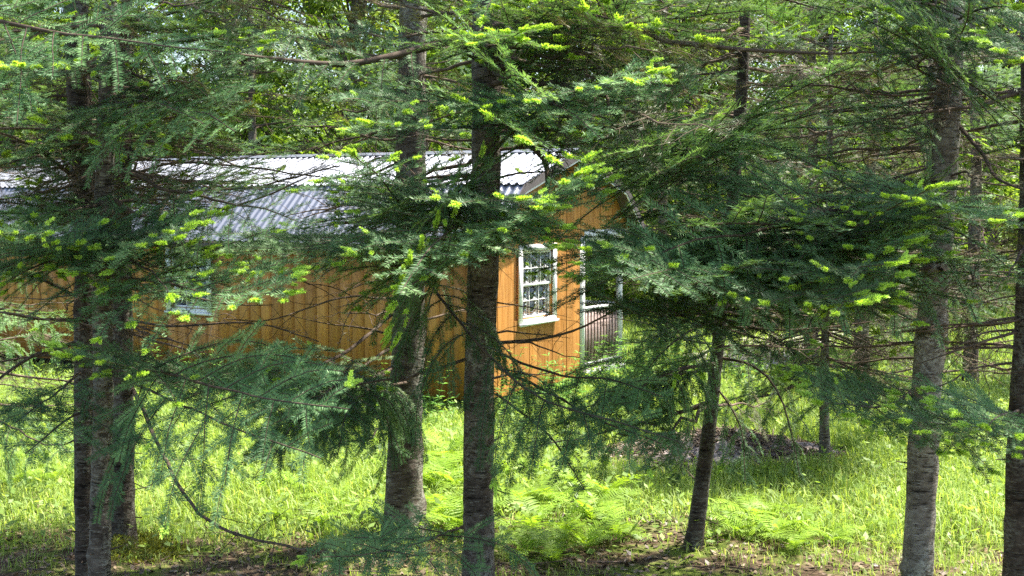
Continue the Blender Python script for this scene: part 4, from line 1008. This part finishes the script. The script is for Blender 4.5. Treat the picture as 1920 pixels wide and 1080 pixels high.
# tall leafy weeds along the cabin
def weed_mesh(h, seed):
    rng = np.random.default_rng(seed); ax = smooth_path([np.zeros(3), np.array([rng.normal(0, .03), rng.normal(0, .03), h*0.5]), np.array([rng.normal(0, .07), rng.normal(0, .07), h])], 0.08)
    st = tube(ax, np.linspace(0.005, 0.002, len(ax)), 5)
    Vs, k = [], 0
    for i in range(int(h/0.022)):
        u = (i+3)/(h/0.022+3); c = ax[min(len(ax)-1, int(u*len(ax)))]; a = i*2.4+rng.normal(0, .3)
        D = np.array([math.cos(a), math.sin(a), rng.uniform(0.0, 0.7)]); S = np.array([-math.sin(a), math.cos(a), 0]); l = rng.uniform(0.07, 0.14)*(1.15-0.5*u)
        w = l*0.12; Vs.append([c, c+D*l*0.45+S*w, c+D*l-[0, 0, l*0.25], c+D*l*0.45-S*w])
    V = np.array(Vs).reshape(-1, 3)
    return mesh_np('stem', st[0], None, st[1], [M['stem']], True), mesh_np('leaves', V, None, np.arange(len(V)).reshape(-1, 4), [M['weed']], False, dict(var=np.repeat(rng.random(len(V)//4), 4)))
WD = [weed_mesh(0.55, 1), weed_mesh(0.72, 2), weed_mesh(0.42, 3)]
def weed(x, y, sc, label, group):
    t = empty('weed', (x, y, float(hz(x, y))), rng.uniform(0, 6.28)); t.scale = (sc, sc, sc); tag(t, label, 'weed', group)
    s_, l_ = WD[int(rng.integers(0, 3))]; obj('stem', s_, t); obj('leaves', l_, t)
cs_, sn_ = math.cos(CANG), math.sin(CANG)
for j in range(120):
    u = rng.uniform(-0.4, 5.0); v = -abs(rng.normal(0.2, 0.95))-0.12
    weed(CAB[0]+u*cs_-v*sn_, CAB[1]+u*sn_+v*cs_, rng.uniform(0.6, 1.15), 'leafy green weed growing along the sunlit gable wall', 'weeds along the gable wall')
for j in range(80):
    v = rng.uniform(-0.2, 5.5); u = -abs(rng.normal(0.2, 0.9))-0.12
    weed(CAB[0]+u*cs_-v*sn_, CAB[1]+u*sn_+v*cs_, rng.uniform(0.6, 1.1), 'leafy green weed growing along the long cabin wall', 'weeds along the long wall')
# mulch heap
mp = G(1362, 858); rng2 = np.random.default_rng(5)
n = 40; th = np.linspace(0, 2*math.pi, n, endpoint=False); rings = np.linspace(0, 1, 12); V = []
for r_ in rings:
    for a in th:
        rr = r_*(1.05+0.12*math.sin(a*3+1)+0.05*math.sin(a*7)); px_, py_ = 1.4*rr*math.cos(a), 0.95*rr*math.sin(a)
        z = 0.26*(math.cos(min(1, r_)*math.pi)*0.5+0.5)+0.03*math.sin(px_*9)*math.cos(py_*8)*(1-r_)+rng2.normal(0, .012)-0.03
        V.append((px_, py_, z))
Q = [(i*n+j, i*n+(j+1) % n, (i+1)*n+(j+1) % n, (i+1)*n+j) for i in range(11) for j in range(n)]
heap = obj('mulch_heap', mesh_np('mulch_heap', V, None, Q, [M['mulch']], True), None, (mp[0], mp[1]+0.2, 0.0))
tag(heap, 'low grey brown heap of mulch and twigs behind the leaning fir', 'mulch heap')
n = 3200; r_ = np.sqrt(rng2.random(n)); a = rng2.uniform(0, 6.283, n); x = r_*np.cos(a)*1.4; y = r_*np.sin(a)*.95; z = 0.26*(np.cos(r_*math.pi)*.5+.5)-0.01
d = rng2.uniform(0, 6.283, n); l = rng2.uniform(.03, .11, n); p0 = np.stack([x, y, z], 1); p1 = p0+np.stack([np.cos(d)*l, np.sin(d)*l, rng2.normal(0.1, .25, n)*l], 1)
V, Q = prisms(p0, p1, rng2.uniform(.004, .011, n), rng2.uniform(.003, .008, n), 4)
o = obj('chips', mesh_np('chips', V, None, Q, [M['litter']], False, dict(var=np.repeat(rng2.uniform(0.2, 1, n), 8))), heap); o['kind'] = 'stuff'
